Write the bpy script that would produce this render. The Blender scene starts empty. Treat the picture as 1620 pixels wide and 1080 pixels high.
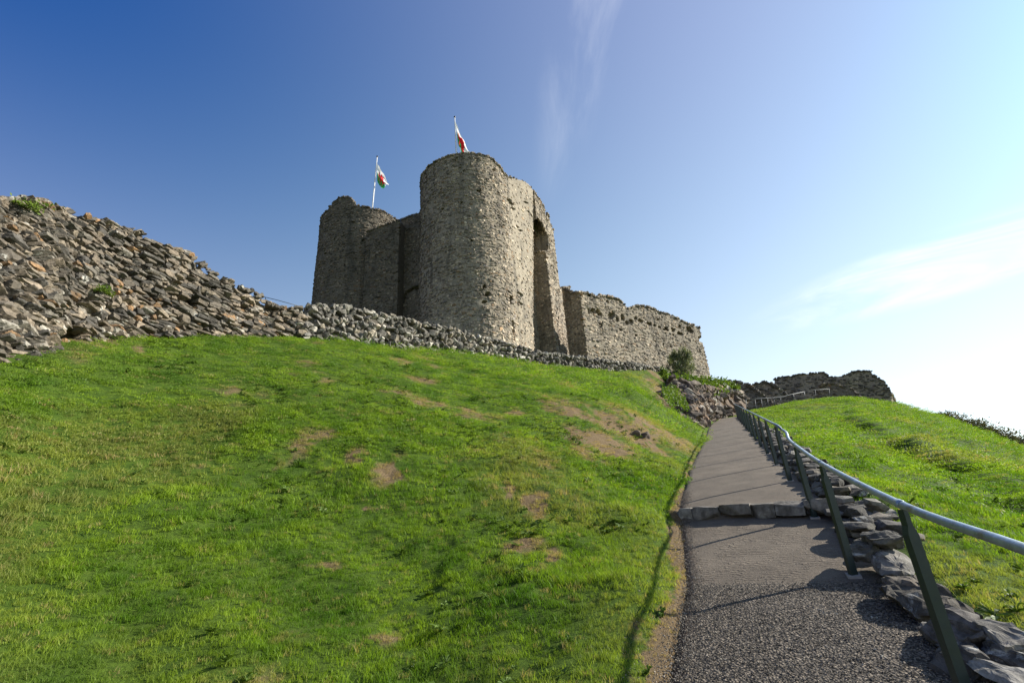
import bpy, math, random
import numpy as np
# ------------------------------------------------------------------ camera
SC = bpy.context.scene
FPX = 740.0
TH = math.atan(FPX/1904.4); RHO = math.atan(130/1900.0)
F = np.array([0, math.cos(TH), math.sin(TH)]); R0 = np.array([1.0, 0, 0]); U0 = np.array([0, -math.sin(TH), math.cos(TH)])
RV = math.cos(RHO)*R0 - math.sin(RHO)*U0; UV = math.cos(RHO)*U0 + math.sin(RHO)*R0
cam = bpy.data.cameras.new('camera'); camo = bpy.data.objects.new('camera', cam); SC.collection.objects.link(camo)
from mathutils import Matrix
camo.matrix_world = Matrix(((RV[0], UV[0], -F[0], 0), (RV[1], UV[1], -F[1], 0), (RV[2], UV[2], -F[2], 0), (0, 0, 0, 1)))
cam.sensor_width = 36; cam.sensor_fit = 'HORIZONTAL'; cam.lens = 36*FPX/1620; cam.clip_end = 5000; cam.clip_start = 0.05
SC.camera = camo
# ------------------------------------------------------------------ sky and sun
SUN_AZ, SUN_EL = math.radians(80), math.radians(28)
SUN_DIR = np.array([math.sin(SUN_AZ)*math.cos(SUN_EL), math.cos(SUN_AZ)*math.cos(SUN_EL), math.sin(SUN_EL)])
world = bpy.data.worlds.new('World'); SC.world = world; world.use_nodes = True
SC.view_settings.view_transform = 'Standard'; SC.view_settings.look = 'None'
SC.view_settings.exposure = 1.0; SC.view_settings.gamma = 1.0; SC.view_settings.use_curve_mapping = False

def new_node(nt, typ, **kw):
    n = nt.nodes.new(typ)
    for k, v in kw.items():
        if k == 'inp':
            for a, b in v.items(): n.inputs[a].default_value = b
        else: setattr(n, k, v)
    return n

def build_world():
    nt = world.node_tree; nt.nodes.clear()
    out = new_node(nt, 'ShaderNodeOutputWorld'); bg = new_node(nt, 'ShaderNodeBackground')
    bg.inputs['Strength'].default_value = 0.073
    sky = new_node(nt, 'ShaderNodeTexSky', sky_type='NISHITA', sun_disc=False, sun_elevation=SUN_EL, sun_rotation=SUN_AZ,
                   air_density=1.0, dust_density=1.6, ozone_density=2.2, altitude=20)
    tc = new_node(nt, 'ShaderNodeTexCoord')
    # thin wind-drawn cirrus: noise stretched along the streaks, only in three broad areas of sky
    def streak(center, width, axis, scale, strength, seed):
        c = np.array(center)/np.linalg.norm(center); a = np.array(axis, float); a -= a@c*c; a /= np.linalg.norm(a); b = np.cross(c, a)
        def dot(v):
            n = new_node(nt, 'ShaderNodeVectorMath', operation='DOT_PRODUCT'); n.inputs[1].default_value = tuple(v)
            nt.links.new(tc.outputs['Generated'], n.inputs[0]); return n.outputs['Value']
        da, db, dc = dot(a), dot(b), dot(c)
        comb = new_node(nt, 'ShaderNodeCombineXYZ')
        m1 = new_node(nt, 'ShaderNodeMath', operation='MULTIPLY'); nt.links.new(da, m1.inputs[0]); m1.inputs[1].default_value = scale[0]
        m2 = new_node(nt, 'ShaderNodeMath', operation='MULTIPLY'); nt.links.new(db, m2.inputs[0]); m2.inputs[1].default_value = scale[1]
        nt.links.new(m1.outputs[0], comb.inputs[0]); nt.links.new(m2.outputs[0], comb.inputs[1]); comb.inputs[2].default_value = seed
        nz = new_node(nt, 'ShaderNodeTexNoise', inp={'Scale': 1.0, 'Detail': 9.0, 'Roughness': 0.62, 'Distortion': 0.9})
        nt.links.new(comb.outputs[0], nz.inputs['Vector'])
        rp = new_node(nt, 'ShaderNodeMapRange', interpolation_type='SMOOTHSTEP', inp={'From Min': 0.36, 'From Max': 0.78})
        nt.links.new(nz.outputs['Fac'], rp.inputs['Value'])
        # soft elliptical area
        def sq(o, w):
            n = new_node(nt, 'ShaderNodeMath', operation='DIVIDE'); nt.links.new(o, n.inputs[0]); n.inputs[1].default_value = w
            p = new_node(nt, 'ShaderNodeMath', operation='POWER'); nt.links.new(n.outputs[0], p.inputs[0]); p.inputs[1].default_value = 2; 
            q = new_node(nt, 'ShaderNodeMath', operation='MULTIPLY'); nt.links.new(n.outputs[0], q.inputs[0]); nt.links.new(n.outputs[0], q.inputs[1]); return q.outputs[0]
        s1 = new_node(nt, 'ShaderNodeMath', operation='ADD'); nt.links.new(sq(da, width[0]), s1.inputs[0]); nt.links.new(sq(db, width[1]), s1.inputs[1])
        fall = new_node(nt, 'ShaderNodeMapRange', interpolation_type='SMOOTHSTEP', inp={'From Min': 1.0, 'From Max': 0.0})
        nt.links.new(s1.outputs[0], fall.inputs['Value'])
        mm = new_node(nt, 'ShaderNodeMath', operation='MULTIPLY'); nt.links.new(rp.outputs[0], mm.inputs[0]); nt.links.new(fall.outputs[0], mm.inputs[1])
        gt = new_node(nt, 'ShaderNodeMath', operation='GREATER_THAN'); nt.links.new(dc, gt.inputs[0]); gt.inputs[1].default_value = 0.2
        m4 = new_node(nt, 'ShaderNodeMath', operation='MULTIPLY'); nt.links.new(mm.outputs[0], m4.inputs[0]); nt.links.new(gt.outputs[0], m4.inputs[1])
        m5 = new_node(nt, 'ShaderNodeMath', operation='MULTIPLY'); nt.links.new(m4.outputs[0], m5.inputs[0]); m5.inputs[1].default_value = strength
        return m5.outputs[0]
    def r(x, y): return F + (x-810)/FPX*RV - (y-540)/FPX*UV
    outs = [streak(r(1490, 420), (0.30, 0.060), r(1700, 345)-r(1290, 475), (2.4, 12), .95, 3.1),
            streak(r(920, 70), (0.30, 0.075), r(880, 230)-r(945, -60), (1.6, 6), 0.24, 7.7),
            streak(r(1560, 640), (0.45, 0.07), r(1620, 625)-r(1400, 660), (2.0, 12), 0.5, 1.4)]
    s = outs[0]
    for o in outs[1:]:
        a = new_node(nt, 'ShaderNodeMath', operation='ADD'); nt.links.new(s, a.inputs[0]); nt.links.new(o, a.inputs[1]); s = a.outputs[0]
    # sky texture plus the pale haze near the horizon and on the sun's side
    def M(op, a, b=None):
        n = new_node(nt, 'ShaderNodeMath', operation=op)
        for i, v in enumerate((a, b)):
            if v is None: continue
            if isinstance(v, (int, float)): n.inputs[i].default_value = v
            else: nt.links.new(v, n.inputs[i])
        return n.outputs[0]
    def DOT(v):
        n = new_node(nt, 'ShaderNodeVectorMath', operation='DOT_PRODUCT'); n.inputs[1].default_value = tuple(v); nt.links.new(tc.outputs['Generated'], n.inputs[0]); return n.outputs['Value']
    q = M('SUBTRACT', 1.0, M('MAXIMUM', DOT((0, 0, 1)), 0.0)); q2 = M('MULTIPLY', q, q); q4 = M('MULTIPLY', q2, q2)
    g = M('MULTIPLY', M('ADD', DOT(SUN_DIR), 1.0), .5); g3 = M('MULTIPLY', g, M('MULTIPLY', g, g))
    sep = new_node(nt, 'ShaderNodeSeparateColor'); nt.links.new(sky.outputs[0], sep.inputs[0]); comb2 = new_node(nt, 'ShaderNodeCombineColor')
    for i, (ks, k0, k2, k4, kg, kl, lo) in enumerate(((.02, -1.0, 4.7, 3.4, 3.05, 1.1, .2), (.33, -1.9, 7.0, -.9, 1.1, 3.6, .55), (.55, -.3, 5.5, -2.2, 1.35, 2.6, 1.6))):
        v = M('ADD', M('ADD', M('MULTIPLY', sep.outputs[i], ks), k0), M('ADD', M('ADD', M('MULTIPLY', q2, k2), M('MULTIPLY', q4, k4)), M('MULTIPLY', g3, kg))); v = M('ADD', v, M('MULTIPLY', g, kl)); nt.links.new(M('MAXIMUM', v, lo), comb2.inputs[i])
    mix = new_node(nt, 'ShaderNodeMix', data_type='RGBA'); nt.links.new(s, mix.inputs['Factor'])
    nt.links.new(comb2.outputs[0], mix.inputs['A']); mix.inputs['B'].default_value = (9.5, 9.6, 9.8, 1)
    nt.links.new(mix.outputs['Result'], bg.inputs['Color']); nt.links.new(bg.outputs[0], out.inputs[0])
build_world()
sun = bpy.data.lights.new('sun', 'SUN'); sun.energy = 5.0; sun.angle = math.radians(0.53); sun.color = (1.0, 0.93, 0.82)
suno = bpy.data.objects.new('sun', sun); SC.collection.objects.link(suno)
from mathutils import Vector
suno.rotation_euler = Vector((-SUN_DIR[0], -SUN_DIR[1], -SUN_DIR[2])).to_track_quat('-Z', 'Y').to_euler()
suno.location = (30, 5, 30)
SC.cycles.max_bounces = 6; SC.cycles.diffuse_bounces = 3; SC.cycles.transparent_max_bounces = 4
# ------------------------------------------------------------------ helpers
rng = np.random.default_rng(7)
def ray(x, y): return F + (x-810)/FPX*RV - (y-540)/FPX*UV
def at(x, y, Y):                       # the point of the place seen along a sight line, Y metres ahead
    r = ray(x, y); return r*(Y/r[1])
def pix(p):
    p = np.asarray(p, float); d = p@F
    return np.stack([810+FPX*(p@RV)/d, 540-FPX*(p@UV)/d], -1)
def hsh(i, j, k, seed):
    i = i.astype(np.int64); j = j.astype(np.int64); k = k.astype(np.int64)
    n = (i*374761393 + j*668265263 + k*2147483647 + seed*1274126177) & 0xffffffff
    n = ((n ^ (n >> 13))*1274126177) & 0xffffffff
    n = ((n ^ (n >> 16))*2246822519) & 0xffffffff
    return ((n ^ (n >> 15)) & 0xffffff)/0xffffff
def vn(x, y, z=None, seed=0):          # value noise in -1..1
    x = np.asarray(x, float); y = np.asarray(y, float); z = np.zeros_like(x) if z is None else np.asarray(z, float)
    x, y, z = np.broadcast_arrays(x, y, z)
    i, j, k = np.floor(x), np.floor(y), np.floor(z); fx, fy, fz = x-i, y-j, z-k
    fx, fy, fz = [t*t*(3-2*t) for t in (fx, fy, fz)]
    r = 0
    for a in (0, 1):
        for b in (0, 1):
            for c in (0, 1):
                w = (fx if a else 1-fx)*(fy if b else 1-fy)*(fz if c else 1-fz)
                r = r + w*hsh(i+a, j+b, k+c, seed)
    return 2*r-1
def fbm(x, y, z=None, seed=0, o=4):
    r = 0; a = 1; s = 0; m = 1
    for q in range(o):
        r = r + a*vn(np.asarray(x)*m, np.asarray(y)*m, None if z is None else np.asarray(z)*m, seed+q*17); s += a; a *= .5; m *= 2.03
    return r/s
def smooth(a, b, x):
    t = np.clip((x-a)/(b-a), 0, 1); return t*t*(3-2*t)

def mesh_np(name, verts, faces, mat=None, parent=None, col=None, smoothed=False, attrs=None, link=True):
    """faces: list of (m,k) int arrays"""
    me = bpy.data.meshes.new(name); verts = np.asarray(verts, np.float32)
    me.vertices.add(len(verts)); me.vertices.foreach_set('co', verts.ravel())
    if not isinstance(faces, list): faces = [faces]
    faces = [np.asarray(f, np.int32) for f in faces if len(f)]
    nl = sum(f.size for f in faces); nf = sum(len(f) for f in faces)
    if nf:
        me.loops.add(nl); me.polygons.add(nf)
        me.loops.foreach_set('vertex_index', np.concatenate([f.ravel() for f in faces]))
        tot = np.concatenate([np.full(len(f), f.shape[1], np.int32) for f in faces])
        me.polygons.foreach_set('loop_start', np.concatenate([[0], np.cumsum(tot)[:-1]]).astype(np.int32))
        me.polygons.foreach_set('loop_total', tot)
        me.polygons.foreach_set('use_smooth', np.full(nf, smoothed))
    if col is not None:
        a = me.color_attributes.new('Col', 'FLOAT_COLOR', 'POINT')
        c = np.ones((len(verts), 4), np.float32); c[:, :3] = col; a.data.foreach_set('color', c.ravel())
    for k, v in (attrs or {}).items():
        v = np.asarray(v, np.float32)
        if v.ndim == 1: a = me.attributes.new(k, 'FLOAT', 'POINT'); a.data.foreach_set('value', v)
        else: a = me.attributes.new(k, 'FLOAT_VECTOR', 'POINT'); a.data.foreach_set('vector', v.ravel())
    me.update(); me.validate()
    if mat: me.materials.append(mat)
    ob = bpy.data.objects.new(name, me)
    if link: SC.collection.objects.link(ob)
    if parent: ob.parent = parent
    return ob
def tag(o, label=None, cat=None, group=None, kind=None):
    if label: o['label'] = label
    if cat: o['category'] = cat
    if group: o['group'] = group
    if kind: o['kind'] = kind
    return o
def empty(name, loc=(0, 0, 0), parent=None):
    o = bpy.data.objects.new(name, None); SC.collection.objects.link(o); o.empty_display_size = .3
    # parts are modelled in world coordinates, so the thing's Empty sits at its base and parts carry the inverse offset
    o.location = loc; o['_off'] = 0
    del o['_off']
    return o
def adopt(root, *parts):
    for p in parts:
        p.parent = root; p.matrix_parent_inverse = Matrix.Translation(-Vector(root.location))
# --- materials
def mat_new(name):
    m = bpy.data.materials.new(name); m.use_nodes = True; nt = m.node_tree
    return m, nt, nt.nodes['Principled BSDF']
def noise(nt, scale, detail=6, rough=.6, vec=None, dist=0):
    n = new_node(nt, 'ShaderNodeTexNoise', inp={'Scale': scale, 'Detail': detail, 'Roughness': rough, 'Distortion': dist})
    if vec is not None: nt.links.new(vec, n.inputs['Vector'])
    return n.outputs['Fac']
def ramp(nt, fac, a, b, ca=0.0, cb=1.0):
    n = new_node(nt, 'ShaderNodeMapRange', interpolation_type='SMOOTHSTEP', inp={'From Min': a, 'From Max': b, 'To Min': ca, 'To Max': cb})
    nt.links.new(fac, n.inputs['Value']); return n.outputs['Result']
def mixc(nt, fac, a, b, blend='MIX'):
    n = new_node(nt, 'ShaderNodeMix', data_type='RGBA', blend_type=blend)
    for s, v in (('Factor', fac), ('A', a), ('B', b)):
        if isinstance(v, (int, float)): n.inputs[s].default_value = v
        elif isinstance(v, tuple): n.inputs[s].default_value = v if len(v) == 4 else v+(1,)
        else: nt.links.new(v, n.inputs[s])
    return n.outputs['Result']
def mathn(nt, op, a, b=None):
    n = new_node(nt, 'ShaderNodeMath', operation=op)
    for i, v in enumerate((a, b)):
        if v is None: continue
        if isinstance(v, (int, float)): n.inputs[i].default_value = v
        else: nt.links.new(v, n.inputs[i])
    return n.outputs[0]
def bump(nt, h, dist, strength=1.0, prev=None):
    b = new_node(nt, 'ShaderNodeBump', inp={'Strength': strength, 'Distance': dist}); nt.links.new(h, b.inputs['Height'])
    if prev is not None: nt.links.new(prev, b.inputs['Normal'])
    return b.outputs['Normal']
def geo_pos(nt): return new_node(nt, 'ShaderNodeNewGeometry').outputs['Position']

def stone_material(name, lichen=(.55, .56, .50), lich=(.62, .72), dark=.55, fine=30):
    m, nt, bs = mat_new(name); P = geo_pos(nt)
    at_ = new_node(nt, 'ShaderNodeAttribute', attribute_name='Col').outputs['Color']
    n1 = noise(nt, fine*.35, 8, .65, P); c = mixc(nt, 1.0, at_, mixc(nt, ramp(nt, n1, .3, .7), (dark, dark*.97, dark*.92), (1.25, 1.22, 1.18)), 'MULTIPLY')
    n2 = noise(nt, fine*.10, 9, .7, P, .4)
    c = mixc(nt, ramp(nt, n2, lich[0], lich[1], 0, .75), c, lichen)
    n3 = noise(nt, .45, 5, .6, P)
    c = mixc(nt, ramp(nt, n3, .35, .7, 0, .35), c, (.06, .055, .045))
    vm = new_node(nt, 'ShaderNodeVectorMath', operation='MULTIPLY'); nt.links.new(P, vm.inputs[0]); vm.inputs[1].default_value = (1.1, 1.1, .13)
    n4 = noise(nt, 1.0, 6, .65, vm.outputs[0], .3)
    c = mixc(nt, ramp(nt, n4, .50, .68, 0, .62), c, (.05, .046, .038))
    nt.links.new(c, bs.inputs['Base Color']); bs.inputs['Roughness'].default_value = .92; bs.inputs['Specular IOR Level'].default_value = .25
    nt.links.new(bump(nt, n1, .02, .7, bump(nt, noise(nt, fine*1.6, 6, .6, P), .006, .6)), bs.inputs['Normal'])
    return m
M_castle = stone_material('castle_stone', (.50, .48, .42), (.60, .74), .68, 22)
M_rubble = stone_material('rubble_stone', (.56, .55, .49), (.60, .68), .45, 34)
M_rock = stone_material('outcrop_rock', (.52, .49, .44), (.57, .68), .5, 14)
def plain_metal(name, col, rough, metal=1.0, spec=.5, nz=0):
    m, nt, bs = mat_new(name); P = geo_pos(nt)
    n = noise(nt, 14, 6, .6, P); c = mixc(nt, ramp(nt, n, .35, .7), tuple(x*.8 for x in col), col)
    nt.links.new(c, bs.inputs['Base Color']); bs.inputs['Metallic'].default_value = metal
    nt.links.new(ramp(nt, noise(nt, 40, 4, .6, P), .3, .7, rough-.08, rough+.1), bs.inputs['Roughness'])
    return m
M_rail = plain_metal('galvanised_handrail', (.36, .44, .50), .42, .6)
def weather(m, dirt):
    nt = m.node_tree; bs = nt.nodes['Principled BSDF']; src = bs.inputs['Base Color'].links[0].from_socket; P = geo_pos(nt)
    c = mixc(nt, ramp(nt, noise(nt, 9, 8, .75, P), .50, .66, 0, .8), src, dirt); nt.links.new(c, bs.inputs['Base Color'])
    nt.links.new(bump(nt, noise(nt, 60, 5, .7, P), .0015, .5), bs.inputs['Normal'])
weather(M_rail, (.20, .185, .16))
M_post = plain_metal('dark_green_paint', (.020, .034, .030), .45, 0)
M_thin = plain_metal('grey_thin_rail', (.13, .14, .15), .6, .3)
M_white = plain_metal('white_pole_paint', (.78, .78, .76), .35, 0)
M_black = plain_metal('black_finial_paint', (.02, .02, .02), .4, 0)
M_rope = plain_metal('pale_rope', (.55, .55, .52), .8, 0)
M_plate = plain_metal('concrete_pad', (.32, .30, .27), .9, 0)
# ------------------------------------------------------------------ path frame and terrain
AZ = .4146; D2 = np.array([math.sin(AZ), math.cos(AZ)]); N2 = np.array([math.cos(AZ), -math.sin(AZ)])
STEP_S = 7.85
def st(x, y): return x*D2[0]+y*D2[1], x*N2[0]+y*N2[1]
def xy(s, t): return np.asarray(s)*D2[0]+np.asarray(t)*N2[0], np.asarray(s)*D2[1]+np.asarray(t)*N2[1]
def path_z(s, w=.02):                                    # path surface height along its run
    s = np.asarray(s, float)
    base = -1.735 + .209*np.minimum(s, 37) + np.maximum(s-37, 0)*.16
    base = base + np.interp(s, [0, 2.5, 3.6, 5.5, 7.4, 7.8, 9], [.03, .04, .03, -.065, -.03, -.02, 0])
    return base + .11*smooth(STEP_S-w, STEP_S+w, s)
def left_edge(s): return np.interp(s, [0, 3.5, 5.5, 8, 12, 18, 24, 29, 33, 36, 40], [-.67, -.67, -.70, -.95, -1.05, -.97, -.93, -.93, -.75, -.35, 0])
# terrain control points: (pixel x, pixel y, metres ahead)
WALLFOOT = [(-420, 760, 4.2), (-150, 640, 5.8), (0, 576, 7.6), (60, 560, 8.3), (105, 540, 9.4), (215, 533, 11.2), (350, 532, 13.4), (480, 535, 15.6), (600, 548, 18.2),
            (750, 560, 22.2), (860, 578, 25.2), (960, 589, 29), (1040, 590, 33)]
LEFT = [(600, 1080, 3.8), (600, 900, 5.6), (600, 800, 7), (600, 700, 9), (600, 620, 11.8), (600, 575, 14.5),
        (100, 1080, 3.5), (100, 900, 4.8), (100, 800, 5.6), (100, 700, 6.8), (100, 600, 8.3),
        (350, 1080, 3.6), (350, 900, 5.2), (350, 800, 6.3), (350, 700, 7.9), (350, 600, 10.4), (350, 560, 12),
        (800, 1080, 3.6), (800, 900, 5.4), (800, 800, 7.2), (800, 700, 10), (800, 630, 14.2), (800, 590, 19),
        (1000, 1080, 3.1), (1000, 900, 4.9), (1000, 800, 7.3), (1000, 720, 11), (1000, 650, 15.5), (1000, 612, 21), (1000, 594, 28),
        (900, 750, 8.8), (900, 650, 13.5), (900, 600, 21.5), (-200, 900, 4.0), (-200, 720, 5.0)]
RIGHT = [(1205, 650, 33), (1260, 637, 36), (1310, 631.5, 38), (1370, 640, 38.5), (1420, 650, 38.5), (1500, 668, 36), (1560, 688, 34), (1620, 712, 31), (1700, 745, 28), (1500, 674, 40), (1560, 697, 38), (1620, 722, 35), (1700, 757, 32), (1500, 690, 46), (1560, 715, 44), (1620, 742, 41), (1440, 668, 46)]
pts, ev = [], []
def add_cp(p): 
    s, t = st(p[0], p[1]); pts.append((p[0], p[1])); ev.append(p[2]-float(path_z(s)))
for q in WALLFOOT+LEFT+RIGHT: add_cp(at(*q))
for s in (0, 2, 4, 6, 8, 10, 13, 16, 20, 24, 28, 32, 36):
    for t, e in ((float(left_edge(s))-.02, .03), (.95, .0), (1.6, -.02)):
        x, y = xy(s, t); pts.append((x, y)); ev.append(e)
for s, t, e in ((2, 4, -.9), (5, 3, -.5), (10, 3, -.55), (15, 3, -.5), (22, 3, -.35), (28, 3, -.1), (5, 6, -1.6), (10, 6, -1.55), (16, 6, -1.5), (22, 6, -1.2), (30, 6, -.5),
                (6, 10, -3.1), (12, 10, -3.0), (18, 10, -3.15), (25, 10, -3.0), (32, 10, -1.8), (12, 15, -5.0), (20, 15, -5.3), (28, 15, -5.0), (20, 22, -8), (10, 20, -6.8), (2, 12, -4.3),
                (50, 8, -1.2), (56, 14, -6.0), (56, 24, -11), (52, 34, -14), (60, 5, -1), (60, -5, .8), (45, -1, .1), (50, -12, 2.2), (44, -12, 3.2), (60, -25, 1.5), (40, -22, 4.4), (30, -22, 4.2), (25, -26, 4.8), (15, -22, 6.2), (5, -20, 5),
                (0, -8, .5+1.6), (0, -4, .9), (-3, -3, .6), (-3, -8, 1.6), (-4, 3, -.8), (-4, 8, -2.4)):
    x, y = xy(s, t); pts.append((x, y)); ev.append(e)
pts = np.array(pts); ev = np.array(ev)
def tps_k(r2): return np.where(r2 > 0, .5*r2*np.log(np.maximum(r2, 1e-12)), 0)
_n = len(pts); _r2 = ((pts[:, None]-pts[None])**2).sum(-1)
_A = np.zeros((_n+3, _n+3)); _A[:_n, :_n] = tps_k(_r2)+np.diag(np.where((np.arange(_n) >= len(WALLFOOT)) & (np.arange(_n) < len(WALLFOOT)+len(LEFT)), .9, .03)); _A[:_n, _n] = 1; _A[:_n, _n+1:] = pts; _A[_n, :_n] = 1; _A[_n+1:, :_n] = pts.T
_w = np.linalg.solve(_A, np.concatenate([ev, [0, 0, 0]]))
def ground_base(x, y):
    x = np.asarray(x, float); y = np.asarray(y, float); sh = x.shape; xf = x.ravel(); yf = y.ravel(); out = np.empty(len(xf))
    for i in range(0, len(xf), 20000):
        a = xf[i:i+20000]; b = yf[i:i+20000]
        r2 = (a[:, None]-pts[None, :, 0])**2+(b[:, None]-pts[None, :, 1])**2
        out[i:i+20000] = tps_k(r2)@_w[:_n]+_w[_n]+_w[_n+1]*a+_w[_n+2]*b
    return out.reshape(sh)
def ground_z(x, y, fine=True):
    x = np.asarray(x, float); y = np.asarray(y, float); s, t = st(x, y); e = ground_base(x, y)
    dpath = np.maximum(left_edge(s)-t, t-1.5); k = smooth(0, 1.2, dpath); e = e*smooth(-.02, .35, dpath)
    # tussocks and hollows
    e = e + k*(.10*fbm(x*.55, y*.55, seed=3)+.06*fbm(x*1.9, y*1.9, seed=9)+.022*fbm(x*4.2, y*4.2, seed=19, o=2))
    # fold on the right-hand slope
    tc_ = 4.7+(s-12)*.085+.5*vn(s*.35, s*0, seed=5)+.3*vn(s*1.1, s*0, seed=6); fade = smooth(7, 11, s)*(1-smooth(27, 34, s))*(.55+.45*vn(s*.5, s*0, seed=14))
    e = e+fade*(.38*np.exp(-((t-tc_-.75)/.7)**2)-.38*np.exp(-((t-tc_+.35)/.6)**2))
    ks = smooth(.05, .45, dpath); z = path_z(s)*(1-ks)+path_z(s, 1.6)*ks + e
    # under the path the ground stays just below it
    on = (t > left_edge(s)) & (t < 1.0) & (s < 40)
    z = np.where(on, np.minimum(z, path_z(s)-.06), z)
    far = smooth(62, 190, np.hypot(x, y-10))
    zz = np.clip(z, -30, 16)
    return zz*(1-far)+(-26.0)*far

def hit_ground(px, py, y0=2.0, y1=45.0):
    r = ray(px, py); Y = np.linspace(y0, y1, 500); p = r[None]*(Y/r[1])[:, None]
    g = ground_z(p[:, 0], p[:, 1]); d = p[:, 2]-g
    i = np.argmax(d < 0)
    if d[i] >= 0: return None
    return p[i]
def near_foot(x, y):
    """signed: positive = on the camera's side of the wall foot line"""
    P = np.array([at(*q)[:2] for q in WALLFOOT]); x = np.asarray(x, float); y = np.asarray(y, float)
    best = np.full(x.shape, 1e9); sg = np.zeros(x.shape)
    for a, b in zip(P[:-1], P[1:]):
        d = b-a; L = np.hypot(*d); u = np.clip(((x-a[0])*d[0]+(y-a[1])*d[1])/L**2, 0, 1)
        qx, qy = a[0]+u*d[0], a[1]+u*d[1]; dd = np.hypot(x-qx, y-qy); cr = d[0]*(y-a[1])-d[1]*(x-a[0])
        m = dd < best; best = np.where(m, dd, best); sg = np.where(m, np.where(cr < 0, 1, -1), sg)
    return best*sg
# worn patches: (px, py, radius across, radius along slope, strength)
PATCH = [(565, 722, 15, 14, .8), (622, 752, 30, 26, .95), (600, 775, 22, 10, .5), (590, 812, 30, 7, .7), (510, 902, 24, 9, .8), (640, 1010, 24, 26, .6), (735, 715, 22, 10, .55), (668, 600, 34, 5, .62), (690, 580, 16, 3, .5), (640, 592, 14, 3, .4),
         (505, 590, 15, 4, .6), (130, 562, 35, 8, .5), (220, 551, 14, 4, .8), (810, 780, 14, 14, .8), (850, 797, 24, 16, .9), (860, 885, 18, 14, .8), (870, 735, 30, 12, .5), (796, 695, 12, 16, .5), (320, 745, 20, 8, .5),
         (948, 700, 34, 18, .95), (985, 680, 34, 18, .9), (925, 715, 28, 12, .6), (1015, 698, 22, 14, .85), (915, 655, 20, 10, .8), (1030, 672, 16, 18, .6), (1060, 640, 14, 20, .6), (985, 725, 26, 7, .6),
         (1055, 625, 16, 14, .6), (1035, 591, 28, 5, .9), (505, 545, 20, 3, .6), (850, 715, 30, 9, .5), (1000, 990, 12, 34, .5), (985, 1060, 20, 20, .4), (520, 1060, 20, 10, .3), (790, 900, 18, 6, .4)]
PW = []
for px, py, rx, ry, sg in PATCH:
    c = hit_ground(px, py)
    if c is None: continue
    if px < 880: sg *= .82; rx *= .85
    a = hit_ground(px+rx, py); b = hit_ground(px, py-ry)
    ra = np.hypot(*(a-c)[:2]) if a is not None else .5; rb = np.hypot(*(b-c)[:2]) if b is not None else .5
    PW.append((c[0], c[1], min(ra, 1.6), min(rb, 2.2), sg, c[0]/np.hypot(c[0], c[1]), c[1]/np.hypot(c[0], c[1])))
def bare(x, y):
    """0 = thick turf, 1 = worn to soil"""
    s, t = st(x, y); r = np.zeros(np.shape(x))
    wx = x+.25*fbm(x*1.6, y*1.6, seed=31)+.10*fbm(x*6, y*6, seed=33); wy = y+.25*fbm(x*1.6, y*1.6, seed=37)+.10*fbm(x*6, y*6, seed=35)
    for cx, cy, ra, rb, sg, fx, fy in PW:
        dx, dy = wx-cx, wy-cy; u = (dx*fy-dy*fx)/ra; v = (dx*fx+dy*fy)/rb
        r = np.maximum(r, sg*1.15*np.exp(-(u*u+v*v)**1.3*.8))
    r = np.maximum(r, .55*smooth(.34, .6, fbm(x*.5, y*.5, seed=41))*(t < 0))
    le = left_edge(s); wob = .10*fbm(s*1.3, s*0, seed=51)+.05*fbm(s*5, s*0, seed=52)
    wd = np.interp(s, [2, 4.5, 7, 9, 12], [.10, .10, .12, .05, .0])
    r = np.maximum(r, (1-smooth(wd*.6, wd+.10, (le-t)+wob))*(t < .5)*(s < 14))
    nz = fbm(x*3.0, y*3.0, seed=45)+.8*fbm(x*9, y*9, seed=46)
    r = r*smooth(-.55, .45, nz+.55*r)+.18*smooth(.35, .8, nz)*(t < .5)
    return np.clip(r, 0, 1)
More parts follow.
